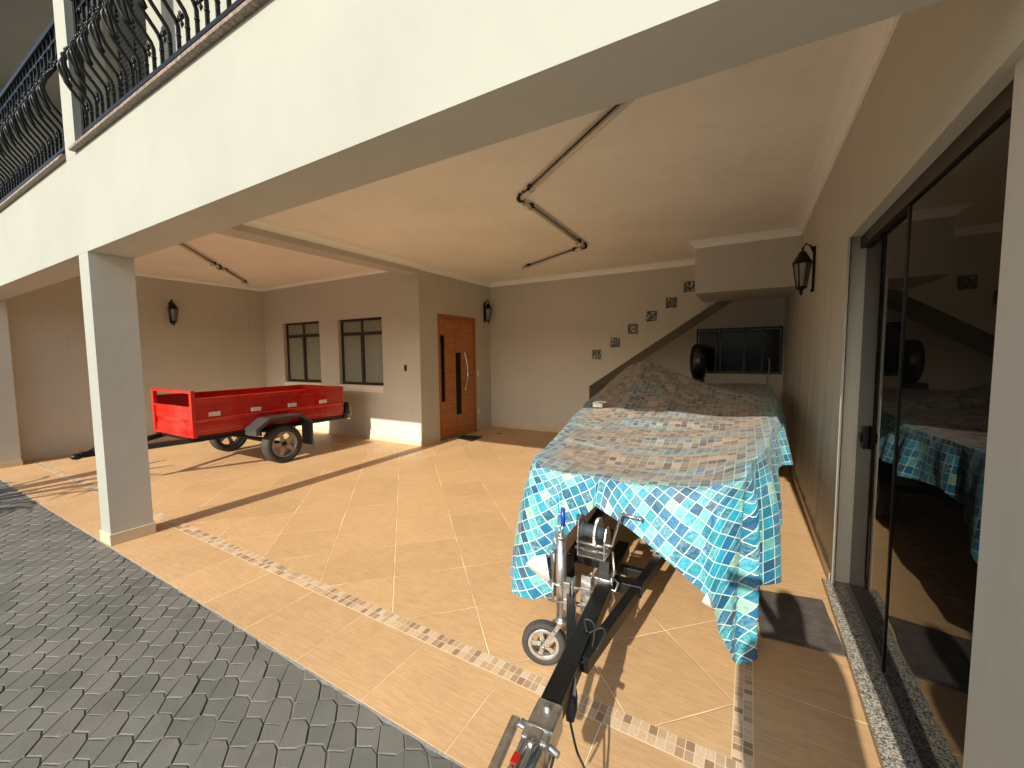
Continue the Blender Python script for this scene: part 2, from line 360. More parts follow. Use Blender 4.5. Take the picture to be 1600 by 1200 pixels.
# ------------------------------------------------------------------ mesh helpers
def tag(o, label=None, cat=None, group=None, kind=None):
    if label: o['label'] = label
    if cat: o['category'] = cat
    if group: o['group'] = group
    if kind: o['kind'] = kind
    return o
def empty(name, loc=(0, 0, 0), rz=0, parent=None):
    o = bpy.data.objects.new(name, None); col.objects.link(o)
    o.location = loc; o.rotation_euler = (0, 0, rz); o.empty_display_size = 0.1
    if parent: o.parent = parent
    return o
class MB:
    def __init__(s): s.bm = bmesh.new(); s.mi = 0
    def _fin(s, faces, smooth=False):
        for f in faces: f.material_index = s.mi; f.smooth = smooth
    def box(s, x0, x1, y0, y1, z0, z1, bev=0.0, M=None):
        vs = [s.bm.verts.new(v) for v in [(x0, y0, z0), (x1, y0, z0), (x1, y1, z0), (x0, y1, z0), (x0, y0, z1), (x1, y0, z1), (x1, y1, z1), (x0, y1, z1)]]
        fs = [s.bm.faces.new([vs[i] for i in q]) for q in [(0, 3, 2, 1), (4, 5, 6, 7), (0, 1, 5, 4), (1, 2, 6, 5), (2, 3, 7, 6), (3, 0, 4, 7)]]
        if bev > 0:
            es = list({e for f in fs for e in f.edges})
            r = bmesh.ops.bevel(s.bm, geom=es, offset=bev, segments=2, profile=0.5, affect='EDGES')
            nf = [f for f in r['faces']]; fs = [f for f in fs if f.is_valid] + nf
            vs = list({v for f in fs for v in f.verts})
        if M is not None:
            for v in vs: v.co = M @ v.co
        s._fin(fs); return fs
    def obox(s, p0, p1, w, h, bev=0.0, up=(0, 0, 1), roll=0):
        """bar from p0 to p1, width w (sideways) and height h"""
        p0 = Vector(p0); p1 = Vector(p1); d = p1 - p0; L = d.length; d.normalize()
        u = Vector(up)
        if abs(d.dot(u)) > 0.98: u = Vector((1, 0, 0))
        x = d.cross(u).normalized(); z = x.cross(d).normalized()
        M = Matrix((x, d, z)).transposed().to_4x4(); M.translation = p0
        if roll: M = M @ Matrix.Rotation(roll, 4, 'Y')
        return s.box(-w / 2, w / 2, 0, L, -h / 2, h / 2, bev, M)
    def tube(s, pts, r, n=10, caps=True, closed=False):
        pts = [Vector(p) for p in pts]; m = len(pts)
        rs = r if isinstance(r, (list, tuple)) else [r] * m
        rings = []; prev = None
        for i, p in enumerate(pts):
            if closed: t = pts[(i + 1) % m] - pts[i - 1]
            else: t = pts[min(i + 1, m - 1)] - pts[max(i - 1, 0)]
            t.normalize()
            if prev is None:
                a = Vector((0, 0, 1)) if abs(t.z) < 0.9 else Vector((1, 0, 0))
                x = t.cross(a).normalized()
            else:
                x = (prev - t * prev.dot(t)).normalized()
            prev = x; y = t.cross(x)
            rings.append([s.bm.verts.new(p + (x * math.cos(2 * math.pi * k / n) + y * math.sin(2 * math.pi * k / n)) * rs[i]) for k in range(n)])
        fs = []
        for i in range(m if closed else m - 1):
            A = rings[i]; B = rings[(i + 1) % m]
            for k in range(n):
                fs.append(s.bm.faces.new((A[k], A[(k + 1) % n], B[(k + 1) % n], B[k])))
        if caps and not closed:
            fs.append(s.bm.faces.new(rings[0][::-1])); fs.append(s.bm.faces.new(rings[-1]))
        s._fin(fs, True); return fs
    def lathe(s, prof, M=None, n=32, cap=False):
        """prof: list (r, z) revolved round local Z"""
        rings = []
        for r, z in prof:
            if r < 1e-6: v = s.bm.verts.new((0, 0, z)); rings.append([v] * n)
            else: rings.append([s.bm.verts.new((r * math.cos(2 * math.pi * k / n), r * math.sin(2 * math.pi * k / n), z)) for k in range(n)])
        fs = []
        for i in range(len(prof) - 1):
            A, B = rings[i], rings[i + 1]
            for k in range(n):
                q = []
                for v in (A[k], A[(k + 1) % n], B[(k + 1) % n], B[k]):
                    if v not in q: q.append(v)
                if len(q) > 2:
                    try: fs.append(s.bm.faces.new(q))
                    except ValueError: pass
        if M is not None:
            for v in {v for r_ in rings for v in r_}: v.co = M @ v.co
        s._fin(fs, True); return fs
    def prism(s, poly, z0, z1, M=None, smooth=False):
        """polygon (x,y) extruded z0..z1"""
        a = [s.bm.verts.new((x, y, z0)) for x, y in poly]; b = [s.bm.verts.new((x, y, z1)) for x, y in poly]
        n = len(poly); fs = [s.bm.faces.new(a[::-1]), s.bm.faces.new(b)]
        for i in range(n): fs.append(s.bm.faces.new((a[i], a[(i + 1) % n], b[(i + 1) % n], b[i])))
        if M is not None:
            for v in a + b: v.co = M @ v.co
        s._fin(fs, smooth); return fs
    def ball(s, p, r, sc=(1, 1, 1), u=8, v=6):
        M = Matrix.Translation(Vector(p)) @ Matrix.Diagonal((r * sc[0], r * sc[1], r * sc[2], 1))
        prof = [(math.sin(math.pi * i / v), -math.cos(math.pi * i / v)) for i in range(v + 1)]
        prof[0] = (0, -1); prof[-1] = (0, 1)
        return s.lathe(prof, M, u)
    def quad(s, a, b, c, d):
        f = s.bm.faces.new([s.bm.verts.new(q) for q in (a, b, c, d)]); s._fin([f]); return f
    def build(s, name, mats, parent=None, loc=None, recalc=True):
        if recalc: bmesh.ops.recalc_face_normals(s.bm, faces=s.bm.faces[:])
        me = bpy.data.meshes.new(name); s.bm.to_mesh(me); s.bm.free()
        for m in (mats if isinstance(mats, (list, tuple)) else [mats]): me.materials.append(m)
        o = bpy.data.objects.new(name, me); col.objects.link(o)
        if parent: o.parent = parent
        if loc: o.location = loc
        return o
AX_X = Matrix.Rotation(R(90), 4, 'Y')   # local Z -> world X
def TM(x, y, z, *rots):
    M = Matrix.Translation((x, y, z))
    for r in rots: M = M @ r
    return M

# ================================================================== SETTING
# floor : sheets side by side, one object
mb = MB()
TX0, TX1 = -10.1, 0.60
def sheet(x0, x1, y0, y1, mi, z=0.0):
    mb.mi = mi; mb.quad((x0, y0, z), (x1, y0, z), (x1, y1, z), (x0, y1, z))
MX, MY = -0.02, 1.725
sheet(-9.45, MX, 1.78, 4.90, 0)             # diagonal field
sheet(-4.47, MX, 4.90, 7.25, 0)
sheet(TX0, TX1, 1.22, 1.674, 1)             # front border
mb.mi = 4; sheet(TX0, TX1, 1.674, 1.678, 4)
sheet(TX0, 0.062, 1.678, 1.779, 2)          # front mosaic
sheet(-9.45, MX, 1.779, 1.78, 4)
sheet(0.062, 1.6, 1.678, 9.25, 5)           # alley tiles
sheet(MX, -0.017, 1.779, 7.25, 4)
sheet(-0.017, 0.060, 1.779, 7.25, 3)        # side mosaic
sheet(0.060, 0.062, 1.779, 7.25, 4)
sheet(-4.47, 0.062, 7.25, 7.33, 2)
sheet(-5.2, 0.062, 7.33, 9.25, 6)
sheet(-4.55, -4.47, 4.98, 7.33, 3)
sheet(-5.2, -4.55, 4.98, 7.33, 6)
sheet(-9.45, -4.47, 4.90, 4.98, 2)
sheet(TX0, -5.2, 4.98, 5.6, 6)
sheet(TX0, -9.53, 1.779, 4.98, 6)
sheet(-9.53, -9.45, 1.779, 4.98, 3)
mb.mi = 1; mb.quad((TX0, 1.22, -0.10), (TX1, 1.22, -0.10), (TX1, 1.22, 0), (TX0, 1.22, 0))
fl = mb.build('floor', [m_diag, m_frontt, m_mosx, m_mosy, m_line, m_alley, m_back], recalc=False); tag(fl, kind='structure')
mb = MB(); mb.quad((-150, -150, -0.05), (150, -150, -0.05), (150, 1.22, -0.05), (-150, 1.22, -0.05))
tag(mb.build('ground', m_street, recalc=False), kind='structure')

# paving of interlocking blocks
bm = bmesh.new(); tone = bm.loops.layers.float_color.new('tone')
Lp, Vp, SL = 0.216, 0.1125, -0.034
ua = R(26.7); U = Vector((math.cos(ua), math.sin(ua))); V = Vector((-math.sin(ua), math.cos(ua)))
BR = [0, 0.070, 0.106, 0.182, 0.216]; FV = [0, 0.003, -0.027, -0.025, 0]
def prof(s, ph):
    t = (s - ph) % Lp
    for i in range(4):
        if t <= BR[i + 1] + 1e-9:
            k = (t - BR[i]) / (BR[i + 1] - BR[i]); return FV[i] + k * (FV[i + 1] - FV[i])
    return 0
def line_pts(s0, s1, ph, row):
    ss = {s0, s1}
    k0 = math.floor((s0 - ph) / Lp) - 1
    for k in range(k0, k0 + 4):
        for b_ in BR[:4]:
            q = ph + k * Lp + b_
            if s0 + 0.004 < q < s1 - 0.004: ss.add(q)
    return [(q, row * Vp + prof(q, ph)) for q in sorted(ss)]
P0 = Vector((-2.918, 0.550))
YF = 1.216
for row in range(-62, 62):
    ph = row * (SL + Lp / 2); ph1 = (row + 1) * (SL + Lp / 2)
    for k in range(-75, 75):
        base = ph + k * Lp
        # centre test
        cpt = P0 + U * (base % 1e9 - 0 if False else base) + V * (row * Vp)
        # fold lateral drift so that rows fill the area
        if not (-13.2 < cpt.x < 1.4 and -2.6 < cpt.y < YF + 0.1): continue
        dz = random.gauss(0, 0.0005); tx = random.gauss(0, 0.0045); ty = random.gauss(0, 0.0045)
        tn = random.random()
        rough_zone = (cpt.x > -2.6 and cpt.y > 0.35)
        if rough_zone: dz += random.gauss(-0.0003, 0.0006); tx *= 1.5; ty *= 1.5
        for (h0, h1, g0, g1) in ((0, 0.105, 0.0026, 0.0009), (0.105, Lp, 0.0009, 0.0026)):
            lo = line_pts(base + h0 + g0, base + h1 - g1, ph, row)
            hi = line_pts(base + h0 + g0 + SL, base + h1 - g1 + SL, ph1, row + 1)
            poly = [(s_, v_ + 0.0026) for s_, v_ in lo] + [(s_, v_ - 0.0026) for s_, v_ in hi][::-1]
            pts = [P0 + U * s_ + V * v_ for s_, v_ in poly]
            if rough_zone: pts = [p + Vector((random.uniform(-.003, .003), random.uniform(-.003, .003))) for p in pts]
            cx = sum(p.x for p in pts) / len(pts); cy = sum(p.y for p in pts) / len(pts)
            pts = [Vector((p.x, min(p.y, YF))) for p in pts]
            if cy > YF + 0.03: continue
            zz = lambda p: -0.008 + dz + (p.x - cpt.x) * tx + (p.y - cpt.y) * ty
            b0 = [bm.verts.new((p.x, p.y, -0.04)) for p in pts]
            b1 = [bm.verts.new((p.x, p.y, zz(p) - 0.0035)) for p in pts]
            b2 = []
            for p in pts:
                q = Vector((cx, cy)) + (p - Vector((cx, cy))) * (1 - 0.0032 / max(0.03, (p - Vector((cx, cy))).length))
                b2.append(bm.verts.new((q.x, q.y, zz(q))))
            n_ = len(pts); fs = []
            try:
                for i in range(n_):
                    j = (i + 1) % n_
                    fs.append(bm.faces.new((b0[i], b0[j], b1[j], b1[i])))
                    fs.append(bm.faces.new((b1[i], b1[j], b2[j], b2[i])))
                fs.append(bm.faces.new(b2))
            except ValueError: pass
            for f in fs:
                for l in f.loops: l[tone] = (tn, tn, tn, 1)
me = bpy.data.meshes.new('paving'); bm.to_mesh(me); bm.free(); me.materials.append(m_paver)
pv = bpy.data.objects.new('paving', me); col.objects.link(pv); tag(pv, kind='structure')
# sand bed seen in the joints, with a ragged cement fillet along the tile edge
mb = MB(); mb.quad((-13.5, -3, -0.0130), (1.6, -3, -0.0130), (1.6, 1.21, -0.0130), (-13.5, 1.21, -0.0130))
mb.mi = 1
rx = -10.2; pr = []
while rx < 0.9:
    pr.append((rx, 1.22 - 0.004 - abs(random.gauss(0, 0.006)) - (0.004 if rx > -3 else 0.0))); rx += random.uniform(0.02, 0.07)
for (xa, ya), (xb, yb) in zip(pr, pr[1:]):
    mb.quad((xa, ya, -0.012), (xb, yb, -0.012), (xb, 1.219, -0.003), (xa, 1.219, -0.003))
tag(mb.build('paving_bed', [m_sand, m_cement], recalc=False), kind='structure')

# ================================================================== HOUSE
house = empty('house', (0, 1.23, 0))
tag(house, 'two storey rendered house with open carport under a balcony, one greige paint toned darker on the sunlit facade', 'house')
HP = Matrix.Translation((0, -1.23, 0))
def hpart(mb_, name, mats, parent=None):
    o = mb_.build(name, mats)
    o.parent = parent or house
    if parent is None: o.location = (0, -1.23, 0)
    return o
CZ = 3.27
XL, XR = -10.1, 0.557
YB = 7.85
# walls -------------------------------------------------------------
mb = MB(); mb.box(-10.4, XL, 1.24, 5.53, 0, 3.4)
mb.box(-10.4, -9.80, 1.236, 1.56, 0, 2.545)
hpart(mb, 'left_wall', m_paint)
# window wall with two openings
def wall_y(mb_, x0, x1, z0, z1, y0, y1, holes):
    xs = sorted({x0, x1, *[h[0] for h in holes], *[h[1] for h in holes]})
    for a_, b_ in zip(xs, xs[1:]):
        hs = [h for h in holes if h[0] <= a_ + 1e-6 and h[1] >= b_ - 1e-6]
        if not hs: mb_.box(a_, b_, y0, y1, z0, z1)
        else:
            h = hs[0]; mb_.box(a_, b_, y0, y1, z0, h[2]); mb_.box(a_, b_, y0, y1, h[3], z1)
W1 = (-9.31, -7.985, 1.08, 2.42); W2 = (-7.375, -6.082, 1.07, 2.405)
mb = MB(); wall_y(mb, -10.1, -5.13, 0, CZ + 0.1, 5.53, 5.75, [W1, W2])
bmesh.ops.remove_doubles(mb.bm, verts=mb.bm.verts[:], dist=1e-5)
hpart(mb, 'window_wall', m_paint)
# door wall (faces +x)
mb = MB(); DY0, DY1, DZ = 6.03, 7.25, 2.445
mb.box(-5.35, -5.13, 5.75, DY0, 0, CZ + 0.1); mb.box(-5.35, -5.13, DY1, YB, 0, CZ + 0.1); mb.box(-5.35, -5.13, DY0, DY1, DZ, CZ + 0.1)
hpart(mb, 'door_wall', m_paint)
# back wall with raking opening beneath the stair
mb = MB()
AX0, AZ0, AX1, AZ1 = -2.77, 1.01, -0.29, 2.67
blocks = [(-2.62, 1.64), (-2.25, 1.872), (-1.914, 2.117), (-1.579, 2.338), (-1.238, 2.56), (-0.946, 2.815)]
poly = [(-5.35, 0), (AX0, 0), (AX0, AZ0), (AX1, AZ1), (0.80, AZ1), (0.80, CZ + 0.1), (-5.35, CZ + 0.1)]
Mxz = Matrix(((1, 0, 0, 0), (0, 0, -1, YB + 0.14), (0, 1, 0, 0), (0, 0, 0, 1)))
mb.prism(poly, 0, 0.14, Mxz)
hpart(mb, 'back_wall', m_paint)
for bx_, bz_ in blocks:
    s_ = 0.093
    mb = MB(); mb.box(bx_ - s_, bx_ + s_, YB - 0.006, YB - 0.001, bz_ - s_, bz_ + s_)
    mb.box(bx_ - s_ + .012, bx_ + s_ - .012, YB - 0.014, YB - 0.0065, bz_ - s_ + .012, bz_ + s_ - .012, 0.005)
    o = hpart(mb, 'glass_block', m_gblock)
# alcove: stair soffit, back, side
mb = MB()
sl = (AZ1 - AZ0) / (AX1 - AX0)
for (xa, za), (xb, zb) in (((AX0 - 0.06, AZ0 - 0.06 * sl), (AX1, AZ1)), ((AX1, AZ1), (0.8, AZ1))):
    mb.prism([(xa, za), (xb, zb), (xb, zb + 0.2), (xa, za + 0.2)], 0, 1.4, Matrix(((1, 0, 0, 0), (0, 0, -1, 9.39), (0, 1, 0, 0), (0, 0, 0, 1))))
hpart(mb, 'stair_soffit', m_paint)
mb = MB(); mb.box(AX0 - 0.2, AX0 - 0.003, YB + 0.142, 9.2, 0, 1.2); 
wall_y(mb, AX0 - 0.2, 0.8, 0, 3.0, 9.2, 9.4, [(-0.95, 0.535, 1.235, 2.14)])
hpart(mb, 'alcove_wall', m_paint)
# stair box under the landing
mb = MB(); mb.box(-0.725, 0.5565, 6.65, YB - 0.002, 2.53, CZ + 0.05)
hpart(mb, 'stair_box', m_paint)
# right wall : far stretch is gently uneven plaster
mb = MB()
mb.box(XR + 0.012, 0.80, 3.551, 9.4, 0, 3.4)
ny, nz = 150, 60
grid = []
rng = np.random.RandomState(3)
ph = rng.rand(12) * 6.28
def wavy(y, z):
    t = y + 0.22 * z
    fade = min(1, max(0, (y - 3.55) / .3)) * min(1, max(0, (2.6 - z) / 1.0))
    return fade * _wv(t, z)
def _wv(t, z):
    return 0.0042 * math.sin(t * 9.0 + ph[0] + 0.6 * math.sin(z * 2.2)) + 0.0032 * math.sin(t * 17 + ph[1] + 1.1 * math.sin(z * 1.7 + 1)) + 0.0018 * math.sin(t * 31 + ph[2] + z)
for i in range(ny + 1):
    y = 3.55 + (9.2 - 3.55) * i / ny; row = []
    for j in range(nz + 1):
        z = 3.3 * j / nz; row.append(mb.bm.verts.new((XR + wavy(y, z), y, z)))
    grid.append(row)
fs = [mb.bm.faces.new((grid[i][j], grid[i][j + 1], grid[i + 1][j + 1], grid[i + 1][j])) for i in range(ny) for j in range(nz)]
mb._fin(fs, True)
mb.box(XR, 0.80, 1.62, 3.549, 2.405, 3.4)
mb.box(0.587, 0.80, 1.36, 1.655, 0, 2.4045); mb.box(XR, 0.80, 1.536, 1.6195, 2.405, 3.4); mb.box(XR + 0.001, 0.80, 1.36, 1.5355, 2.405, 3.4)
mb.box(XR - 0.016, XR - 0.001, 3.50, 3.548, 0.032, 2.40)       # plaster stop beside the sliding door

hpart(mb, 'right_wall', m_paint)
# ceiling, beams, pillar
mb = MB(); mb.box(-10.3, 0.8, 1.534, 9.3, CZ, CZ + 0.11)
hpart(mb, 'ceiling', m_ceil)
mb = MB(); mb.box(-5.42, -5.10, 1.535, 5.529, 3.10, CZ - 0.002)
hpart(mb, 'cross_beam', m_paint)
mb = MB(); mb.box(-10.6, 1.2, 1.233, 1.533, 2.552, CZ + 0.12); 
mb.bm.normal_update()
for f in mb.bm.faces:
    if f.calc_center_median().y < 1.2335: f.material_index = 1     # sunlit front gets the darkened paint, shaded soffit the lighter one
hpart(mb, 'front_beam', [m_paint, m_face_sun_dimmed])
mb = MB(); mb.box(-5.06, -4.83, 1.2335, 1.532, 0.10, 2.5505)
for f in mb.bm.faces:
    if f.calc_center_median().y < 1.234: f.material_index = 1  # sunlit front in the darkened paint, shaded sides in the lighter one
hpart(mb, 'pillar', [m_paint, m_face_sun_dimmed])
mb = MB(); mb.box(-5.072, -4.818, 1.222, 1.544, 0.001, 0.10, 0.003)
hpart(mb, 'pillar_base', m_skirt)
# balcony slab front and column above
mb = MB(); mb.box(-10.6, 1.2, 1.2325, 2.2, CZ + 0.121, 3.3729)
hpart(mb, 'balcony_slab', m_face_sun_dimmed)
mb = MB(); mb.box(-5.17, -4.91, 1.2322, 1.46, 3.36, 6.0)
hpart(mb, 'balcony_column', m_face_sun_dimmed)
for xa, xb in ((-10.6, -5.165), (-4.915, 1.2)):
    mb = MB(); mb.box(xa, xb, 1.19, 1.50, 3.373, 3.398, 0.004); mb.box(xa, xb, 1.205, 1.48, 3.399, 3.415, 0.004)
    hpart(mb, 'balcony_sill', m_sill)
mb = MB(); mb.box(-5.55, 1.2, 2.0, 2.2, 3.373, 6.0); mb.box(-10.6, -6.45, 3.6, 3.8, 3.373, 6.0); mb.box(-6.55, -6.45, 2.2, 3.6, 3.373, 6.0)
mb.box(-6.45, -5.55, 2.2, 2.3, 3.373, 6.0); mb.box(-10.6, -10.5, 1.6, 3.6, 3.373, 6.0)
hpart(mb, 'balcony_wall', m_face_sun_dimmed)
mb = MB(); mb.box(-13.8, 1.3, 1.16, 4.0, 6.0, 6.2); hpart(mb, 'balcony_soffit', mat('soffit_paint', (0.20, 0.185, 0.16), 0.8, bump=0.1, var=0.08))
sh = MB(); sh.box(-6.44, -5.56, 2.08, 2.12, 3.40, 5.9)
for i in range(40):
    z = 3.5 + i * 0.058
    for xa in (-6.40, -5.98): sh.box(xa, xa + 0.38, 2.045, 2.075, z, z + 0.03, 0, Matrix.Translation((0, 2.06, z)) @ Matrix.Rotation(R(30), 4, 'X') @ Matrix.Translation((0, -2.06, -z)))
for xa in (-6.44, -6.01, -5.60): sh.box(xa, xa + 0.04, 2.03, 2.079, 3.40, 5.9)
hpart(sh, 'louvred_shutter', m_iron)

# skirtings
SH = 0.085
for bx in ((XL, XL + 0.012, 1.57, 5.52, 0.001, SH), (XL + .014, -5.118, 5.518, 5.5298, 0.001, SH), (-5.1298, -5.118, 5.5182, 6.02, 0.001, SH), (-5.1298, -5.118, 7.26, 7.836, 0.001, SH),
           (-5.1298, AX0, 7.838, 7.8498, 0.001, SH), (XR - 0.022, XR + 0.010, 3.56, 7.8, 0.001, 0.075), (-10.1, -9.79, 1.226, 1.2355, 0.001, SH), (-9.7998, -9.79, 1.236, 1.57, 0.001, SH)):
    mb = MB(); mb.box(*bx); hpart(mb, 'skirting', m_skirt)
# cornices
def cornice(mb_, p0, p1, inward, s=1.0):
    """profile swept from p0 to p1 (at the wall line), inward = unit vec into the room"""
    prof_ = [(0, -0.088), (0.014, -0.088), (0.014, -0.074), (0.024, -0.070), (0.024, -0.062), (0.034, -0.046), (0.056, -0.030), (0.066, -0.028), (0.066, -0.016), (0.082, -0.014), (0.082, -0.007), (0.108, -0.007), (0.108, 0)]
    p0 = Vector((*p0, CZ - 0.001)); p1 = Vector((*p1, CZ - 0.001)); w = Vector((*inward, 0))
    d = (p1 - p0).normalized()
    A = []; B = []
    for a_, z_ in prof_:
        a_ *= s * 1.15; z_ *= s * 1.0
        A.append(mb_.bm.verts.new(p0 + w * a_ + Vector((0, 0, z_)) + d * a_ * cornice.e0)); B.append(mb_.bm.verts.new(p1 + w * a_ + Vector((0, 0, z_)) - d * a_ * cornice.e1))
    for i in range(len(prof_) - 1): mb_._fin([mb_.bm.faces.new((A[i], A[i + 1], B[i + 1], B[i]))])
cornice.e0 = cornice.e1 = 1
mb = MB()
cornice.e0, cornice.e1 = 0, 1; cornice(mb, (XR, 1.534), (XR, 6.65), (-1, 0))
cornice.e0, cornice.e1 = 1, -1; cornice(mb, (XR, 6.65), (-0.725, 6.65), (0, -1))
cornice.e0, cornice.e1 = -1, 1; cornice(mb, (-0.725, 6.65), (-0.725, YB), (-1, 0))
cornice.e0, cornice.e1 = 1, 1; cornice(mb, (-0.725, YB), (-5.13, YB), (0, -1))
cornice.e0, cornice.e1 = 1, 0; cornice(mb, (-5.13, YB), (-5.13, 5.53), (1, 0))
cornice.e0, cornice.e1 = 0, 0; cornice(mb, (-5.10, 5.53), (-5.10, 1.534), (1, 0))
cornice.e0, cornice.e1 = 0, 1; cornice(mb, (XL, 1.534), (XL, 5.53), (1, 0), 0.6)
cornice.e0, cornice.e1 = 1, 0; cornice(mb, (XL, 5.53), (-5.42, 5.53), (0, -1), 0.6)
hpart(mb, 'cornice', m_trim)

# windows ------------------------------------------------------------
def window(x0, x1, z0, z1, y, ztr):
    root = MB(); t = 0.058
    yy0, yy1 = y + 0.07, y + 0.115
    root.box(x0, x1, yy0, yy1, z0, z0 + t); root.box(x0, x1, yy0, yy1, z1 - t * .8, z1)
    root.box(x0, x0 + t, yy0, yy1, z0 + t, z1 - t * .8); root.box(x1 - t, x1, yy0, yy1, z0 + t, z1 - t * .8)
    root.box(x0 + t, x1 - t, yy0 - .004, yy1 - .004, ztr - 0.033, ztr + 0.033)
    xm = (x0 + x1) / 2
    root.box(xm - .04, xm + .04, yy0 - .008, yy1 - .008, z0 + t, ztr - .025); root.box(xm - .018, xm + .018, yy0 - .006, yy1 - .006, ztr + .025, z1 - t * .8)
    o = hpart(root, 'window', m_brown)
    for (a_, b_, c_, d_) in ((x0 + t, xm - .03, z0 + t, ztr - .025), (xm + .03, x1 - t, z0 + t, ztr - .025), (x0 + t, xm - .018, ztr + .025, z1 - t * .8), (xm + .018, x1 - t, ztr + .025, z1 - t * .8)):
        p = MB(); p.box(a_, b_, yy0 + .02, yy0 + .028, c_, d_); q = p.build('pane', m_pglass, o)
    return o
for (x0, x1, z0, z1) in (W1, W2):
    o = window(x0, x1, z0, z1, 5.53, z1 - 0.30)
    s_ = MB(); n_ = 30; wd = (x1 - x0) / n_
    s_.box(x0, x1, 5.515, 5.56, z0 - 0.125, z0 - 0.002)
    for i in range(n_): s_.box(x0 + i * wd + .005, x0 + (i + 1) * wd - .005, 5.503, 5.5148, z0 - 0.12, z0 - 0.004, 0.002)
    s_.box(x0, x1, 5.5605, 5.60, z0 + 0.0005, z0 + .004)
    s_.build('window_sill', m_silltile, o)
window_a = (-0.95, 0.535, 1.235, 2.14)
w_ = MB(); x0, x1, z0, z1 = window_a; t = .04
w_.box(x0, x1, 9.19, 9.24, z0, z0 + t); w_.box(x0, x1, 9.19, 9.24, z1 - t, z1); w_.box(x0, x0 + t, 9.19, 9.24, z0 + t, z1 - t); w_.box(x1 - t, x1, 9.19, 9.24, z0 + t, z1 - t)
for xx in (-0.6, -0.52, -0.1, 0.2): w_.box(xx, xx + .03, 9.20, 9.235, z0 + t, z1 - t)
o = hpart(w_, 'window', m_brown)
p = MB(); p.box(x0 + t, x1 - t, 9.245, 9.25, z0 + t, z1 - t); p.build('pane', mat('dim_window_glass', (.004, .004, .005), .12, spec=.3), o)

# front door ----------------------------------------------------------
d_ = MB(); XD = -5.13
d_.box(XD - .10, XD + .012, DY0, DY0 + .055, 0.0015, DZ); d_.box(XD - .10, XD + .012, DY1 - .055, DY1, 0.0015, DZ); d_.box(XD - .10, XD + .012, DY0 + .055, DY1 - .055, DZ - .055, DZ)
door = hpart(d_, 'front_door', m_wood)
tag(door, 'orange varnished wooden pivot door with two dark glass slots')
lf = MB(); ya, yb = DY0 + .057, DY1 - .057; zs = [0.02, 0.43, 0.86, 1.29, 1.72, 2.10, DZ - .057]
ycut = [(6.12, 6.225, 0.75, 2.04), (6.59, 6.74, 0.44, 1.705)]
lf.box(XD - .060, XD - .022, ya, yb, 0.01, DZ - .057)
for za, zb in zip(zs, zs[1:]):
    spans = [(ya, 6.10), (6.245, 6.57), (6.76, yb)]
    for s0, s1 in spans: lf.box(XD - .0215, XD - .010, s0 + .003, s1 - .003, za + .004, zb - .004, 0.002)
for (s0, s1, za, zb) in ycut:
    lf.box(XD - .0215, XD - .0105, s0 - .017, s1 + .017, 0.024, za - .004, 0.002); lf.box(XD - .0215, XD - .0105, s0 - .017, s1 + .017, zb + .004, DZ - .061, 0.002)
lf.build('door_leaf', m_wood2, door)
for (s0, s1, za, zb) in ycut:
    p = MB(); p.box(XD - .0212, XD - .013, s0, s1, za, zb); p.build('glass_slot', m_glass, door)
hd = MB(); pts = [(XD - .04, 6.85, 1.66), (XD + .03, 6.85, 1.66)]
hd.tube(pts, .010)
hd.tube([(XD - .04, 6.88, 0.98), (XD + .03, 6.88, 0.98)], .010)
arc = [(XD + .03 + 0.0 * math.sin(t_), 6.82 + 0.105 * math.sin(math.pi * k / 20) * (1 - .0), 1.72 - 0.80 * k / 20) for k, t_ in enumerate([0] * 21)]
hd.tube(arc, .014, 10)
hd.build('door_handle', m_chrome, door)
th = MB(); th.box(-5.14, -5.06, DY0 - .02, DY1 + .02, 0.002, 0.014, 0.003); th.build('threshold', m_granite, door)

# sliding glass door ---------------------------------------------------
sd = MB()
sd.box(0.615, 0.70, 1.657, 3.547, 2.33, 2.4035)
slide = hpart(sd, 'sliding_door', m_brown); tag(slide, 'dark tinted frameless glass sliding door')
p = MB(); p.box(0.648, 0.656, 2.50, 3.545, 0.036, 2.329); p.build('glass_panel', m_glass, slide)
p = MB(); p.box(0.628, 0.636, 1.66, 2.62, 0.036, 2.329); p.build('glass_panel', m_glass, slide)
p = MB(); p.box(0.618, 0.6475, 3.22, 3.29, 1.05, 1.19, .006); p.box(0.606, 0.618, 3.235, 3.275, 1.09, 1.15, .004); p.build('lock', m_black, slide)
p = MB(); p.box(0.622, 0.6275, 2.612, 2.626, 0.036, 2.329); p.build('edge_strip', m_black, slide)
p = MB(); p.box(0.622, 0.662, 1.657, 3.547, 0.0325, 0.0355); p.build('floor_track', m_alloy, slide)
sg = MB(); sg.box(0.500, 0.80, 1.60, 3.5475, 0.002, 0.032, 0.003)
hpart(sg, 'door_sill', m_granite)
rm = MB(); rm.box(0.80, 0.84, 1.2, 4.0, 0, 3.2); hpart(rm, 'inner_room_wall', m_black)

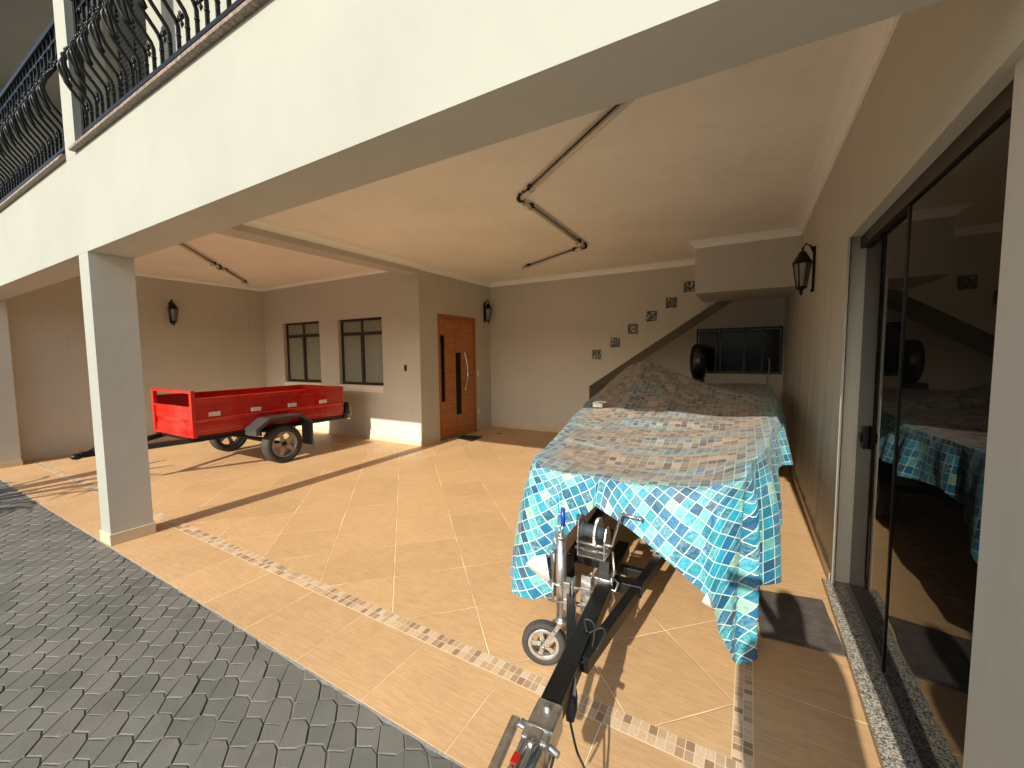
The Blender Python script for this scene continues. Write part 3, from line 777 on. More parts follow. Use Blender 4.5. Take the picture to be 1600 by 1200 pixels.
# ------------------------------------------------------------------ balcony railings
def belly(z):   # outward offset of the belly bars, z in 0..1 (bottom..top)
    pts = [(0, 0), (.17, 0), (.20, .02), (.30, .10), (.40, .135), (.50, .11), (.62, .045), (.72, .01), (.80, 0), (1, 0)]
    for (a_, b_), (c_, d__) in zip(pts, pts[1:]):
        if z <= c_:
            k = (z - a_) / (c_ - a_); k = k if c_ <= .40 and a_ > .1 else k * k * (3 - 2 * k); return b_ + (d__ - b_) * k
    return 0
RZ0, RZ1, RY = 3.545, 4.56, 1.285
def bar_mesh():
    b_ = MB()
    N_ = 26; pts = [(0, -belly(i / N_), (RZ1 - RZ0) * i / N_) for i in range(N_ + 1)]
    for p_, q_ in zip(pts, pts[1:]): b_.obox(p_, (q_[0], q_[1] + 0, q_[2] + .002), 0.020, 0.014, up=(1, 0, 0))
    for zz, rr in ((0.10, .016), (0.80, .014), (0.06, .012)): b_.ball((0, -belly(zz), (RZ1 - RZ0) * zz), rr, (1, 1, .7))
    for k in range(5):
        zz = 0.52 + k * 0.035; b_.ball((0, -belly(zz) - .008, (RZ1 - RZ0) * zz), .013, (1, 1, 1.3), 6, 4)
    return b_
def orn_mesh():
    b_ = MB(); H = RZ1 - RZ0
    # cross bar, rosette and drop at the bottom
    b_.obox((-.052, 0, H * .185), (.052, 0, H * .185), .014, .014)
    for a_ in range(4):
        an = a_ * math.pi / 2; b_.ball((.016 * math.cos(an), -.012, H * .185 + .016 * math.sin(an)), .014, (1, .5, 1), 6, 4)
    b_.lathe([(0, -.05), (.006, -.035), (.013, -.018), (.004, 0), (0, 0.004)], TM(0, -.004, H * .165), 8)
    # acanthus leaf on the belly
    for s_ in (-1, 1):
        pts = []; rs = []
        for i in range(9):
            z = .27 + i * .028; pts.append((s_ * (.008 + .030 * math.sin(math.pi * i / 8)), -belly(z) - .012, H * z)); rs.append(.004 + .009 * math.sin(math.pi * min(i + 1, 8) / 9))
        b_.tube(pts, rs, 6)
        # scrolls above
        pts = []; rs = []
        for i in range(20):
            an = i * .42; rr = .030 - .0013 * i; zc = H * .80
            pts.append((s_ * (.026 - rr * math.cos(an)), 0, zc + rr * math.sin(an))); rs.append(.0065 - .0001 * i)
        b_.tube(pts, rs, 6)
        pts = [(s_ * (.004 + .022 * math.sin(i / 10 * math.pi)), -belly(.5 + .022 * i) - .008, H * (.5 + .022 * i)) for i in range(11)]
        b_.tube(pts, .0065, 6)
    for k in range(6):
        z = .50 + k * .035; b_.ball(((k % 2 - .5) * .014, -belly(z) - .014, H * z), .013, (1, 1, 1), 6, 4)
    b_.ball((0, 0, H * .90), .016, (1, 1, 1.4), 6, 5)
    return b_
bar0 = orn0 = None
def railing(xa, xb, label):
    global bar0, orn0
    r_ = MB(); r_.box(xa, xb, RY - .018, RY + .018, RZ0 - .028, RZ0)
    rail = hpart(r_, 'balcony_railing', m_iron); tag(rail, label)
    t_ = MB(); t_.box(xa, xb, RY - .028, RY + .028, RZ1, RZ1 + .045, .004); t_.box(xa, xb, RY - .012, RY + .012, RZ1 - .10, RZ1 - .082); t_.build('handrail', m_iron, rail)
    for xx in ((xa + .02), (xb - .02)):
        t_ = MB(); t_.box(xx - .022, xx + .022, RY - .0175, RY + .0175, RZ0 + .0005, RZ1 - .001); t_.build('post', m_iron, rail)
    n_ = int((xb - xa - .1) / .118); st_ = (xb - xa - .12) / n_
    for i in range(n_ + 1):
        x = xa + .06 + i * st_
        if bar0 is None:
            o = bar_mesh().build('baluster', m_iron, rail); bar0 = o
        else:
            o = bar0.copy(); col.objects.link(o); o.parent = rail
        o.location = (x, RY, RZ0)
        if i < n_ and i % 2 == 0:
            if orn0 is None: q = orn_mesh().build('ornament', m_iron, rail); orn0 = q
            else: q = orn0.copy(); col.objects.link(q); q.parent = rail
            q.location = (x + st_ / 2, RY, RZ0)
railing(-4.86, 0.3, 'ornate black iron railing right of the column')
railing(-10.4, -5.2, 'ornate black iron railing left of the column')

# ================================================================== FIXTURES
def lantern_parts(root, face):
    """lantern with bracket, local: wall at x=0, lantern stands out to +x"""
    b_ = MB()
    b_.box(0.0, .018, -.035, .035, -.30, .10, .006)
    b_.tube([(0.01, 0, .06), (.04, 0, .14), (.08, 0, .165), (.105, 0, .12)], .009, 8)
    b_.ball((0.012, 0, .115), .018); b_.ball((0.012, 0, -.315), .018)
    b_.build('bracket', m_iron, root)
    n = 6; cx = .105
    b_ = MB()
    b_.lathe([(0, .135), (.008, .13), (.012, .11), (.006, .10), (.03, .085), (.035, .075), (.086, -.02), (.090, -.032), (.078, -.035), (0, -.030)], TM(cx, 0, 0), n)
    b_.build('lamp_roof', m_iron, root)
    b_ = MB(); b_.lathe([(0.070, -.036), (.036, -.27)], TM(cx, 0, 0), n); b_.build('lamp_glass', m_amber, root)
    b_ = MB()
    for k in range(n):
        a_ = 2 * math.pi * k / n; c_, s_ = math.cos(a_), math.sin(a_)
        b_.tube([(cx + .077 * c_, .077 * s_, -.036), (cx + .043 * c_, .043 * s_, -.275)], .006, 5)
    b_.lathe([(.050, -.268), (.052, -.282), (.03, -.30), (.014, -.31), (.018, -.33), (.010, -.35), (0, -.37)], TM(cx, 0, 0), n)
    b_.lathe([(0, -.269), (.050, -.268)], TM(cx, 0, 0), n)
    b_.build('lamp_cage', m_iron, root)
def lamp(loc, rz, label):
    r_ = empty('wall_lamp', loc, rz); tag(r_, label, 'wall lamp', 'lantern wall lamps'); lantern_parts(r_, 0); return r_
lamp((XL + .001, 3.72, 2.66), 0, 'black iron lantern on the left wall above the red trailer')
lamp((-5.129, 7.62, 2.70), 0, 'black iron lantern on the wall beside the orange wooden door')
lamp((XR - .004, 5.24, 2.60), R(180), 'black iron lantern on the right wall before the glass sliding door')

def tube_light(segs, label):
    root = empty('ceiling_tube_light', (segs[0][0][0], segs[0][0][1], CZ)); tag(root, label, 'ceiling light', 'slim metal ceiling tubes')
    off = Vector(root.location)
    for i, (a_, b_) in enumerate(segs):
        a_ = Vector((*a_, CZ - .050)) - off; b_ = Vector((*b_, CZ - .050)) - off; d = (b_ - a_).normalized(); s_ = Vector((-d.y, d.x, 0))
        m_ = MB(); m_.tube([a_ + d * .05, a_ + (b_ - a_) * .9999 - d * .05], .019, 12)
        m_.tube([a_ + d * .05, a_ + d * .20], .027, 12); m_.tube([b_ - d * .24, b_ - d * .04], .027, 12)
        m_.build('tube', m_tube, root)
        m_ = MB()
        for q in (-1, 1):
            m_.tube([a_ + d * .18 + s_ * .030 * q + Vector((0, 0, .012)), b_ - d * .22 + s_ * .030 * q + Vector((0, 0, .012))], .0065, 6)
        e = b_ - d * .22 + s_ * .030
        m_.tube([e + Vector((0, 0, .012)), e + d * .035 + Vector((0, 0, .006)), e + d * .05 + s_ * .014 + Vector((0, 0, -.004)), e + d * .04 + s_ * .034, e + d * .012 + s_ * .034], .007, 6)
        m_.box(-.02, .02, -.03, .03, -.005, .045, 0, Matrix.Translation(a_ + d * .2) @ Matrix.Rotation(math.atan2(d.y, d.x), 4, 'Z'))
        m_.box(-.02, .02, -.03, .03, -.005, .045, 0, Matrix.Translation(b_ - d * .24) @ Matrix.Rotation(math.atan2(d.y, d.x), 4, 'Z'))
        m_.build('side_rod', m_black, root)
        if i < len(segs) - 1:
            m_ = MB(); m_.ball(b_ + Vector((0, 0, .005)), .046, (1, 1, .9), 14, 10); m_.lathe([(.03, 0), (.03, .045)], TM(b_.x, b_.y, b_.z), 14); m_.build('elbow_joint', m_black, root)
tube_light([((-.40, 2.44), (-2.04, 3.72)), ((-2.07, 3.80), (-2.13, 5.80)), ((-2.16, 5.86), (-3.66, 6.68))], 'zigzag of three slim metal ceiling tubes with black elbow joints above the covered boat')
tube_light([((-6.55, 2.40), (-8.05, 3.70)), ((-8.10, 3.76), (-9.40, 4.86))], 'two slim metal ceiling tubes in line on the ceiling above the red trailer')

b_ = MB(); b_.box(-.028, .028, -.020, -.001, -.055, .055, .012); b_.ball((0, -.021, -.018), .014, (1, .4, 1)); b_.box(-.012, .012, -.023, -.019, .01, .035, .002)
o = b_.build('doorbell', m_black, None, (-5.49, 5.53, 1.427)); tag(o, 'small dark oval doorbell on the wall between the window and the corner', 'doorbell')
for z, hh, lab in ((1.255, .055, 'white square switch plate beside the wooden door at handle height'), (0.42, .055, 'white socket plate low on the wall beside the wooden door')):
    r_ = empty('switch_plate' if z > 1 else 'socket_plate', (-5.13, 7.33, z)); tag(r_, lab, 'switch' if z > 1 else 'socket')
    b_ = MB(); b_.box(.001, .009, -.036, .036, -hh, hh, .003); b_.build('plate', m_white, r_)
    b_ = MB(); b_.box(.0092, .013, -.014, .014, -.024, .024, .002); b_.build('button', m_white, r_)

# mats
b_ = MB(); pl = [(.05, 3.19), (.463, 3.275), (.497, 2.71), (.105, 2.665)]
big = []
for i in range(4):
    a_ = Vector(pl[i]); c_ = Vector(pl[(i + 1) % 4])
    for k in range(8): big.append(a_.lerp(c_, k / 8) + Vector((random.uniform(-.004, .004), random.uniform(-.004, .004))))
b_.prism([tuple(p) for p in big[::-1]], .0015, .010)
tag(b_.build('floor_mat', m_mat), 'worn black rubber mat on the tiles before the glass sliding door', 'mat')
b_ = MB(); b_.prism([(-4.98, 6.38), (-5.05, 6.66), (-4.62, 6.73), (-4.55, 6.26)][::-1], .0015, .014)
tag(b_.build('doormat', m_mat2), 'small dark brown doormat before the orange wooden door', 'mat')
b_ = MB(); b_.lathe([(0, .003), (.05, .003), (.055, .0015)], TM(-4.5, 7.17, 0), 20)
tag(b_.build('floor_drain', m_brown), 'small round floor drain near the back wall', 'drain')

# ================================================================== WHEELS
def wheel_parts(root, r, w, rim, spokes=5, parent_name='wheel', bore=.03, side=1):
    """wheel object with tyre and rim children; local axis = X, outer side = +X"""
    wh = MB(); wh.lathe([(0, -w * .3), (bore, -w * .3), (bore, w * .32), (0, w * .34)], AX_X, 18)
    o = wh.build(parent_name, m_black, root)
    t_ = MB(); k = w / 2; s_ = r - rim
    prof_ = [(rim, -k * .80), (rim + s_ * .25, -k), (rim + s_ * .6, -k * 1.02), (r - s_ * .12, -k * .86), (r - .004, -k * .70), (r, -k * .62)]
    for q in (-.45, -.15, .15, .45): prof_ += [(r, k * (q - .10)), (r - .006, k * (q - .06)), (r - .006, k * (q + .06)), (r, k * (q + .10))]
    prof_ += [(r, k * .62), (r - .004, k * .70), (r - s_ * .12, k * .86), (rim + s_ * .6, k * 1.02), (rim + s_ * .25, k), (rim, k * .80), (rim - .002, -k * .80)]
    t_.lathe(prof_, AX_X, 48); t_.build('tyre', m_rubber, o)
    q_ = MB()
    q_.lathe([(rim + .003, -k * .82), (rim - .012, -k * .7), (rim - .018, 0), (rim - .012, k * .72), (rim + .006, k * .84), (rim + .001, k * .9), (rim - .014, k * .80)], AX_X, 48)
    q_.lathe([(0, k * .62), (rim * .2, k * .62), (rim * .27, k * .5), (rim * .27, k * .2), (0, k * .2)], AX_X, 20)
    for a_ in range(spokes):
        an = 2 * math.pi * a_ / spokes + .3
        for da, ww in ((0, 1),):
            M = Matrix.Rotation(an, 4, 'X')
            z1 = rim - .008
            pol = [(-rim * .20, rim * .1), (rim * .20, rim * .1), (rim * .13, rim * .5), (rim * .20, z1), (-rim * .20, z1), (-rim * .13, rim * .5)]
            q_.prism([(y_, z_) for y_, z_ in pol], k * .42, k * .62, M @ Matrix(((0, 0, 1, 0), (1, 0, 0, 0), (0, 1, 0, 0), (0, 0, 0, 1))))
    for a_ in range(5):
        an = 2 * math.pi * a_ / 5 + .9
        q_.lathe([(0, k * .70), (.007, k * .70), (.007, k * .60)], Matrix.Translation((0, rim * .34 * math.cos(an), rim * .34 * math.sin(an))) @ AX_X, 6)
    q_.build('rim', m_alloy, o)
    return o

# ================================================================== RED TRAILER
BX0, BX1, BY0, BY1, BZ0, BZ1 = -7.72, -6.50, 2.56, 4.92, .565, 1.10
tr = empty('cargo_trailer', (-7.18, 3.65, 0)); tag(tr, 'red open utility trailer with black chassis parked under the left bay', 'trailer')
def tp(mb_, name, m_, parent=None):
    for v in mb_.bm.verts: v.co -= Vector((-7.18, 3.65, 0))
    return mb_.build(name, m_, parent or tr)
def side_profile():
    # (outward offset, z) : pressed steel side with two long ridges
    return [(0, BZ0), (0, BZ0 + .06), (.012, BZ0 + .085), (.012, BZ0 + .20), (.026, BZ0 + .225), (.026, BZ0 + .235), (0.004, BZ0 + .25), (0.004, BZ0 + .44), (.022, BZ0 + .455), (.024, BZ1 - .012), (.018, BZ1), (-.022, BZ1), (-.022, BZ1 - .02), (-.006, BZ1 - .03), (-.006, BZ0)]
def side_panel(p0, p1, out, name, prof_=None, m_=None):
    b_ = MB(); p0 = Vector((*p0, 0)); p1 = Vector((*p1, 0)); w = Vector((*out, 0)); A = []; B = []
    for o_, z_ in prof_ or side_profile():
        A.append(b_.bm.verts.new(p0 + w * o_ + Vector((0, 0, z_)))); B.append(b_.bm.verts.new(p1 + w * o_ + Vector((0, 0, z_))))
    n_ = len(A)
    for i in range(n_): b_._fin([b_.bm.faces.new((A[i], A[(i + 1) % n_], B[(i + 1) % n_], B[i]))])
    b_._fin([b_.bm.faces.new(A), b_.bm.faces.new(B)])
    return tp(b_, name, m_ or m_red)
sp = side_panel((BX1, BY0), (BX1, BY1), (1, 0), 'side_panel')
side_panel((BX0, BY0), (BX0, BY1), (-1, 0), 'side_panel')
side_panel((BX0 + .01, BY1), (BX1 - .01, BY1), (0, 1), 'tailgate')
FZ = .965
side_panel((BX0 + .03, BY0), (BX1 - .03, BY0), (0, -1), 'front_panel', [(0, BZ0), (0.0, BZ0 + .10), (-.03, BZ0 + .17), (.0, BZ0 + .235), (0.0, FZ), (-.02, FZ), (-.02, BZ0)])
b_ = MB()
b_.box(BX1 - .04, BX1 + .022, BY0 - .022, BY0 + .03, BZ0 - .01, 1.205, .004); b_.box(BX0 - .022, BX0 + .04, BY0 - .022, BY0 + .03, BZ0 - .01, 1.205, .004)
b_.box(BX0 + .04, BX1 - .04, BY0 - .020, BY0 + .025, 1.165, 1.203, .004); b_.box(BX0 + .04, BX1 - .04, BY0 - .020, BY0 + .025, FZ - .012, FZ + .016, .003)
b_.box(BX0 + .04, BX1 - .04, BY0 - .019, BY0 + .024, BZ0 - .01, BZ0 + .02, .003)
tp(b_, 'load_frame', m_red2)
b_ = MB(); b_.box(BX0, BX1, BY0, BY1, BZ0 - .004, BZ0 + .012); tp(b_, 'bed', m_red)
for y_ in (2.75, 3.31, 3.88, 4.44):
    b_ = MB(); b_.box(BX1 + .0125, BX1 + .018, y_, y_ + .135, BZ0 + .272 - .002 * 0, BZ0 + .322, .002); b_.box(BX1 + .0045, BX1 + .0125, y_ - .006, y_ + .141, BZ0 + .266, BZ0 + .328); tp(b_, 'reflector', m_refl)
b_ = MB()
CH = BZ0 - .005
for x_ in (BX0 + .10, BX1 - .14): b_.box(x_, x_ + .05, BY0 + .0, BY1 + .05, CH - .075, CH - .0)
b_.box(BX0, BX1 - .001, BY0, BY0 + .04, CH - .05, CH); b_.box(BX0, BX1, BY1 - .04, BY1, CH - .05, CH); b_.box(BX0 + .01, BX1 - .01, 3.60, 3.68, CH - .12, CH - .076)
for y_ in (3.1, 4.2): b_.box(BX0 + .15, BX1 - .15, y_, y_ + .04, CH - .05, CH - .005)
b_.box(BX1 - .06, BX1 + .006, BY0, BY1, CH - .06, CH - .002)
tp(b_, 'chassis', m_black)
b_ = MB(); HX, HY, HZ = -7.11, 1.62, .455
b_.obox((BX1 - .08, BY0 + .15, CH - .04), (HX + .03, HY + .12, HZ), .05, .07, .004); b_.obox((BX0 + .08, BY0 + .15, CH - .04), (HX - .03, HY + .12, HZ), .05, .07, .004)
tp(b_, 'drawbar', m_black)
b_ = MB(); b_.obox((HX, HY + .22, HZ + .01), (HX, HY - .02, HZ + .01), .075, .07, .008); b_.ball((HX, HY - .05, HZ), .05, (1, 1.2, .8), 12, 8); b_.obox((HX, HY + .05, HZ + .04), (HX, HY + .16, HZ + .10), .02, .015)
tp(b_, 'coupler', m_black)
b_ = MB(); b_.tube([(HX, HY + .18, HZ + .04), (HX + .01, HY + .15, HZ + .14), (HX + .0, HY + .20, HZ + .17), (HX, HY + .27, HZ + .18)], .010, 8); tp(b_, 'crank_handle', mat('orange_grip', (.45, .12, .06), .5))
b_ = MB()
b_.tube([(-7.75, 3.64, .30), (-6.42, 3.64, .30)], .03, 12)
for x_ in (BX0 + .125, BX1 - .115):
    for k in range(3):
        b_.tube([(x_, 3.22 + k * .06, CH - .09 - .0 + k * -.022), (x_, 3.64, .345 - .02 * k), (x_, 4.06 - k * .06, CH - .09 - k * .022)], .012, 6)
tp(b_, 'axle', m_black)
for x_, s_ in ((-6.30, 1), (-7.92, -1)):
    w_ = wheel_parts(tr, .295, .175, .195, 5)
    w_.location = (x_ + 7.18, 3.64 - 3.65, .295)
    if s_ < 0: w_.rotation_euler = (0, 0, math.pi)
    # fender
    f_ = MB(); xo = x_ + s_ * .115; xi = BX1 if s_ > 0 else BX0
    pts = [(3.20, .50), (3.20, .60), (3.40, .735), (3.91, .735), (4.10, .60), (4.12, .30)]
    x0_, x1_ = sorted((xi, xo))
    ps = [(p_[0], p_[1]) for p_ in pts]
    inn = [(y_ + (.006 if y_ < 3.6 else -.006), z_ - .006) for y_, z_ in ps]
    f_.prism([(a_, c_) for a_, c_ in ps[:5]] + inn[:5][::-1], x0_, x1_, Matrix(((0, 0, 1, 0), (1, 0, 0, 0), (0, 1, 0, 0), (0, 0, 0, 1))))
    lip = [(y_, z_ - .05) for y_, z_ in ps[:5]]
    lip[0] = (3.25, .50); lip[1] = (3.25, .575); lip[2] = (3.415, .69); lip[3] = (3.895, .69); lip[4] = (4.05, .585)
    xl0, xl1 = sorted((xo, xo + s_ * .005))
    f_.prism([(a_, c_) for a_, c_ in ps[:5]] + lip[::-1], xl0, xl1, Matrix(((0, 0, 1, 0), (1, 0, 0, 0), (0, 1, 0, 0), (0, 0, 0, 1))))
    tp(f_, 'fender', m_fender)
    f_ = MB(); f_.box(min(xi, xo) + .02, max(xi, xo), 4.085, 4.095, .20, .60); f_.box(min(xi, xo), min(xi, xo) + .02, 4.06, 4.10, .5, .62); tp(f_, 'mudflap', m_rubber)
    # tail lamp
    f_ = MB(); a_ = BX1 - .12 if s_ > 0 else BX0 - .03; f_.box(a_, a_ + .15, 4.97, 5.03, .57, .80, .012); f_.box(a_, a_ + .16, 4.925, 4.97, .50, .60); q = tp(f_, 'tail_light', m_black)
    f_ = MB(); f_.box(a_ + .02, a_ + .13, 5.03, 5.042, .64, .78, .006); tp(f_, 'lens', m_tail, q)
b_ = MB(); b_.tube([(BX1 - .02, 5.03, .62), (BX1 - .01, 5.10, .70), (BX1, 5.10, .58), (BX1 - .02, 5.05, .50)], .009, 8); b_.box(BX1 - .10, BX1 + .01, 5.00, 5.06, .475, .50); tp(b_, 'tow_hook', m_galv)

# ================================================================== BOAT TRAILER
bt = empty('boat_trailer', (-.62, 3.5, 0)); tag(bt, 'black and galvanised boat trailer with winch and jockey wheel under the covered boat', 'boat trailer')
def bp(mb_, name, m_, parent=None):
    for v in mb_.bm.verts: v.co -= Vector((-.62, 3.5, 0))
    return mb_.build(name, m_, parent or bt)
TZ = .41
b_ = MB(); b_.obox((-.558, 1.13, TZ), (-.665, 2.55, TZ), .075, .08, .004); bp(b_, 'drawbar', m_black)
b_ = MB()
b_.obox((-.545, 1.48, TZ - .005), (-.405, 2.95, TZ - .03), .045, .065, .003); b_.obox((-.405, 2.95, TZ - .03), (-.20, 4.5, TZ), .045, .065, .003); b_.obox((-.20, 4.5, TZ), (-.20, 7.3, TZ), .045, .065, .003)
b_.obox((-.60, 1.50, TZ - .005), (-.93, 2.30, TZ - .03), .045, .065, .003); b_.obox((-.93, 2.30, TZ - .03), (-1.12, 4.5, TZ), .045, .065, .003); b_.obox((-1.12, 4.5, TZ), (-1.12, 7.3, TZ), .045, .065, .003)
bp(b_, 'side_beams', m_black)
for f_ in (lambda q: q.obox((-.62, 2.13, TZ - .01), (-.455, 2.14, TZ - .01), .07, .06, .003), lambda q: q.obox((-.93, 2.36, TZ - .045), (-.46, 2.36, TZ - .045), .04, .05, .003),
           lambda q: q.box(-1.15, -.17, 3.9, 3.95, TZ - .03, TZ + .03), lambda q: q.box(-1.15, -.17, 6.4, 6.45, TZ - .03, TZ + .03)):
    b_ = MB(); f_(b_); bp(b_, 'crossbar', m_black)
b_ = MB(); b_.tube([(-1.45, 5.3, .30), (.12, 5.3, .30)], .035, 12); bp(b_, 'axle', m_black)
# cleats on the beam that throw notched shadows
b_ = MB()
for y_ in (2.55, 2.75): b_.obox((-.50, y_, TZ + .02), (-.38, y_ + .02, TZ + .03), .012, .012)
b_.obox((-.44, 2.62, TZ + .06), (-.44, 2.62, TZ + .22), .012, .012)
bp(b_, 'roller_bracket', m_galv)
# winch post and winch
b_ = MB(); b_.obox((-.648, 2.10, TZ + .03), (-.652, 2.16, .68), .06, .075, .004); bp(b_, 'winch_post', m_black)
b_ = MB(); b_.box(-.695, -.597, 2.02, 2.15, TZ - .052, TZ + .058, .004, None); b_.tube([(-.71, 2.03, TZ + .06), (-.58, 2.02, TZ + .045)], .006); b_.tube([(-.71, 2.14, TZ - .06), (-.58, 2.14, TZ - .06)], .006)
for x_ in (-.70, -.592): b_.tube([(x_, 2.035, TZ - .07), (x_, 2.035, TZ + .07)], .006)
bp(b_, 'post_clamp', m_galv)
WC = Vector((-.668, 2.045, .705))
b_ = MB()
b_.prism([(-.055, -.115), (.055, -.115), (.06, -.02), (.042, .062), (0, .085), (-.042, .062), (-.055, -.02)], -.098, -.092, Matrix.Translation(WC) @ Matrix(((0, 0, 1, 0), (1, 0, 0, 0), (0, 1, 0, 0), (0, 0, 0, 1))))
b_.prism([(-.055, -.115), (.055, -.115), (.05, -.02), (.02, .035), (-.02, .035), (-.05, -.02)], .045, .051, Matrix.Translation(WC) @ Matrix(((0, 0, 1, 0), (1, 0, 0, 0), (0, 1, 0, 0), (0, 0, 0, 1))))
b_.box(WC.x - .098, WC.x + .051, WC.y - .058, WC.y + .055, WC.z - .122, WC.z - .1155)
b_.tube([WC + Vector((-.11, -.03, -.06)), WC + Vector((.065, -.03, -.06))], .009)
b_.tube([WC + Vector((-.11, -.045, -.085)), WC + Vector((.07, -.045, -.085))], .007)
b_.obox(WC + Vector((-.06, -.055, -.08)), WC + Vector((.02, -.055, -.08)), .03, .004)
wn_ = bp(b_, 'winch', m_galv)
b_ = MB(); Mw = Matrix.Translation(WC - Vector((-.62, 3.5, 0)) + Vector((0, 0, 0)) + Vector((-.62, 3.5, 0))) @ AX_X
b_.lathe([(0, -.09), (.045, -.09), (.048, -.085), (.034, -.08), (.034, -.02), (.034, .0)], Mw, 24); b_.lathe([(.036, .0), (.03, .035), (0, .035)], Mw, 24); bp(b_, 'strap_drum', mat('strap_webbing', (.03, .04, .055), .7, bump=.5, bscale=200), wn_)
b_ = MB()
n_ = 36; pol = []
for k in range(n_ * 2): rr = .078 if (k % 2) else .071; pol.append((rr * math.cos(math.pi * k / n_), rr * math.sin(math.pi * k / n_)))
b_.prism(pol, -.006, .006, Mw); b_.lathe([(.0, .03), (.012, .03), (.012, -.10), (0, -.10)], Mw, 12)
bp(b_, 'gear', m_galv, wn_)
b_ = MB(); c0 = WC + Vector((.075, -.01, -.055)); c1 = WC + Vector((.115, .015, .115))
b_.tube([WC + Vector((.04, -.01, -.055)), c0], .008); b_.obox(c0, c1, .022, .006, .001); b_.tube([c1, c1 + Vector((.10, .0, -.005))], .008)
b_.tube([c1 + Vector((.09, 0, -.005)), c1 + Vector((.105, 0, -.005))], .013)
bp(b_, 'crank', m_galv, wn_)
# bow snap chain and strap
b_ = MB(); b_.tube([(-.60, 2.08, .60), (-.585, 2.06, .50), (-.60, 2.05, .43), (-.578, 2.04, .36), (-.60, 2.03, .30)], .007, 6); b_.tube([(-.60, 2.02, .43), (-.57, 2.02, .42), (-.56, 2.05, .45), (-.59, 2.07, .46)], .006, 6); bp(b_, 'safety_chain', m_galv)
b_ = MB(); b_.tube([WC + Vector((-.03, .02, .03)), (-.60, 2.5, .78)], .010, 6); bp(b_, 'strap', m_black)
# jack with jockey wheel
JX, JY = -.822, 1.905
b_ = MB(); b_.tube([(JX, JY, .27), (JX, JY, .70)], .0255, 18); b_.tube([(JX, JY, .695), (JX, JY, .712)], .029, 18)
b_.tube([(JX, JY, .22), (JX, JY, .27)], .021, 14); jk = bp(b_, 'jack', m_galv)
b_ = MB(); b_.tube([(JX, JY, .71), (JX, JY, .725)], .015); b_.tube([(JX, JY, .72), (JX + .012, JY, .765)], .0085); bp(b_, 'jack_spindle', m_galv, jk)
b_ = MB(); b_.tube([(JX + .012, JY, .765), (JX + .010, JY, .853)], .0125, 12); b_.tube([(JX + .010, JY, .850), (JX + .010, JY, .858)], .010, 12); bp(b_, 'grip', m_blue, jk)
b_ = MB()
b_.obox((JX + .03, JY - .02, .46), (JX + .20, JY + .03, .44), .008, .012); b_.obox((JX + .03, JY - .035, .385), (JX + .20, JY + .01, .375), .008, .012)
b_.box(JX + .024, JX + .060, JY - .03, JY + .03, .33, .48, .002); b_.obox((JX + .075, JY - .01, .30), (JX + .07, JY + .0, .50), .05, .008); b_.obox((JX + .125, JY + .02, .31), (JX + .12, JY + .05, .50), .008, .05)
b_.tube([(JX - .06, JY - .02, .455), (JX + .02, JY - .028, .450)], .007); b_.tube([(JX - .06, JY - .03, .36), (JX + .16, JY - .03, .385)], .006)
b_.tube([(JX - .035, JY - .028, .46), (JX - .035, JY - .028, .355)], .006)
bp(b_, 'jack_clamp', m_galv)
WJ = Vector((-.905, 1.87, .118))
jw = wheel_parts(bt, .118, .050, .080, 5, 'jockey_wheel', .014)
jw.location = WJ - Vector((-.62, 3.5, 0)); jw.rotation_euler = (0, 0, R(-72))
for ch in jw.children:
    if ch.name.startswith('rim'): ch.data.materials.clear(); ch.data.materials.append(m_galv)
ax = Vector((math.cos(R(-72)), math.sin(R(-72)), 0))
b_ = MB()
for s_ in (-1, 1):
    b_.obox(Vector((JX, JY, .245)) + ax * .024 * s_, WJ + ax * .036 * s_, .022, .004, up=tuple(ax))
b_.tube([WJ + ax * .045, WJ - ax * .045], .008, 10); b_.tube([(JX, JY, .255), (JX, JY, .235)], .032, 12)
bp(b_, 'wheel_fork', m_galv)
# coupler
b_ = MB(); cy = Vector((-.555, 1.12, TZ))
ang = math.atan2(.107, 1.42)
Mc = Matrix.Translation((-.556, 1.16, TZ)) @ Matrix.Rotation(ang, 4, 'Z')
b_.box(-.045, .045, -.11, .05, -.045, .047, .008, Mc)
b_.prism([(-.040, -.10), (.040, -.10), (.036, -.20), (.044, -.27), (.044, -.32), (.02, -.36), (-.02, -.36), (-.044, -.32), (-.044, -.27), (-.036, -.20)], -.035, .040, Mc)
b_.box(-.022, .022, -.30, -.06, .041, .052, .006, Mc)
b_.tube([Mc @ Vector((-.05, -.065, .048)), Mc @ Vector((.05, -.065, .048))], .006)
b_.tube([Mc @ Vector((-.075, -.03, .01)), Mc @ Vector((.075, -.09, .01))], .010, 10)
for yy in (0.01, -.13):
    b_.lathe([(0, .062), (.012, .062), (.014, .046)], Mc @ TM(0.002, yy, 0), 6)
for k, (xx, zz) in enumerate(((.03, .045), (-.028, .047), (.015, .055), (-.012, .056))): b_.tube([Mc @ Vector((xx, -.13, zz)), Mc @ Vector((xx * .6, -.33, zz + .004))], .006, 8)
cp = bp(b_, 'coupler', m_galv)
b_ = MB(); b_.box(-.115, -.082, -.34, -.02, .0, .022, .007, Mc @ Matrix.Rotation(R(4), 4, 'Z')); b_.tube([Mc @ Vector((-.10, -.04, .01)), Mc @ Vector((-.05, -.05, .01))], .008)
for k in range(3): b_.box(-.118, -.079, -.25 - k * .018, -.245 - k * .018, .0215, .025, 0, Mc @ Matrix.Rotation(R(4), 4, 'Z'))
bp(b_, 'coupler_lever', m_galv, cp)
b_ = MB(); b_.box(-.030, -.006, -.215, -.18, .056, .064, .002, Mc); bp(b_, 'red_tag', m_tail, cp)
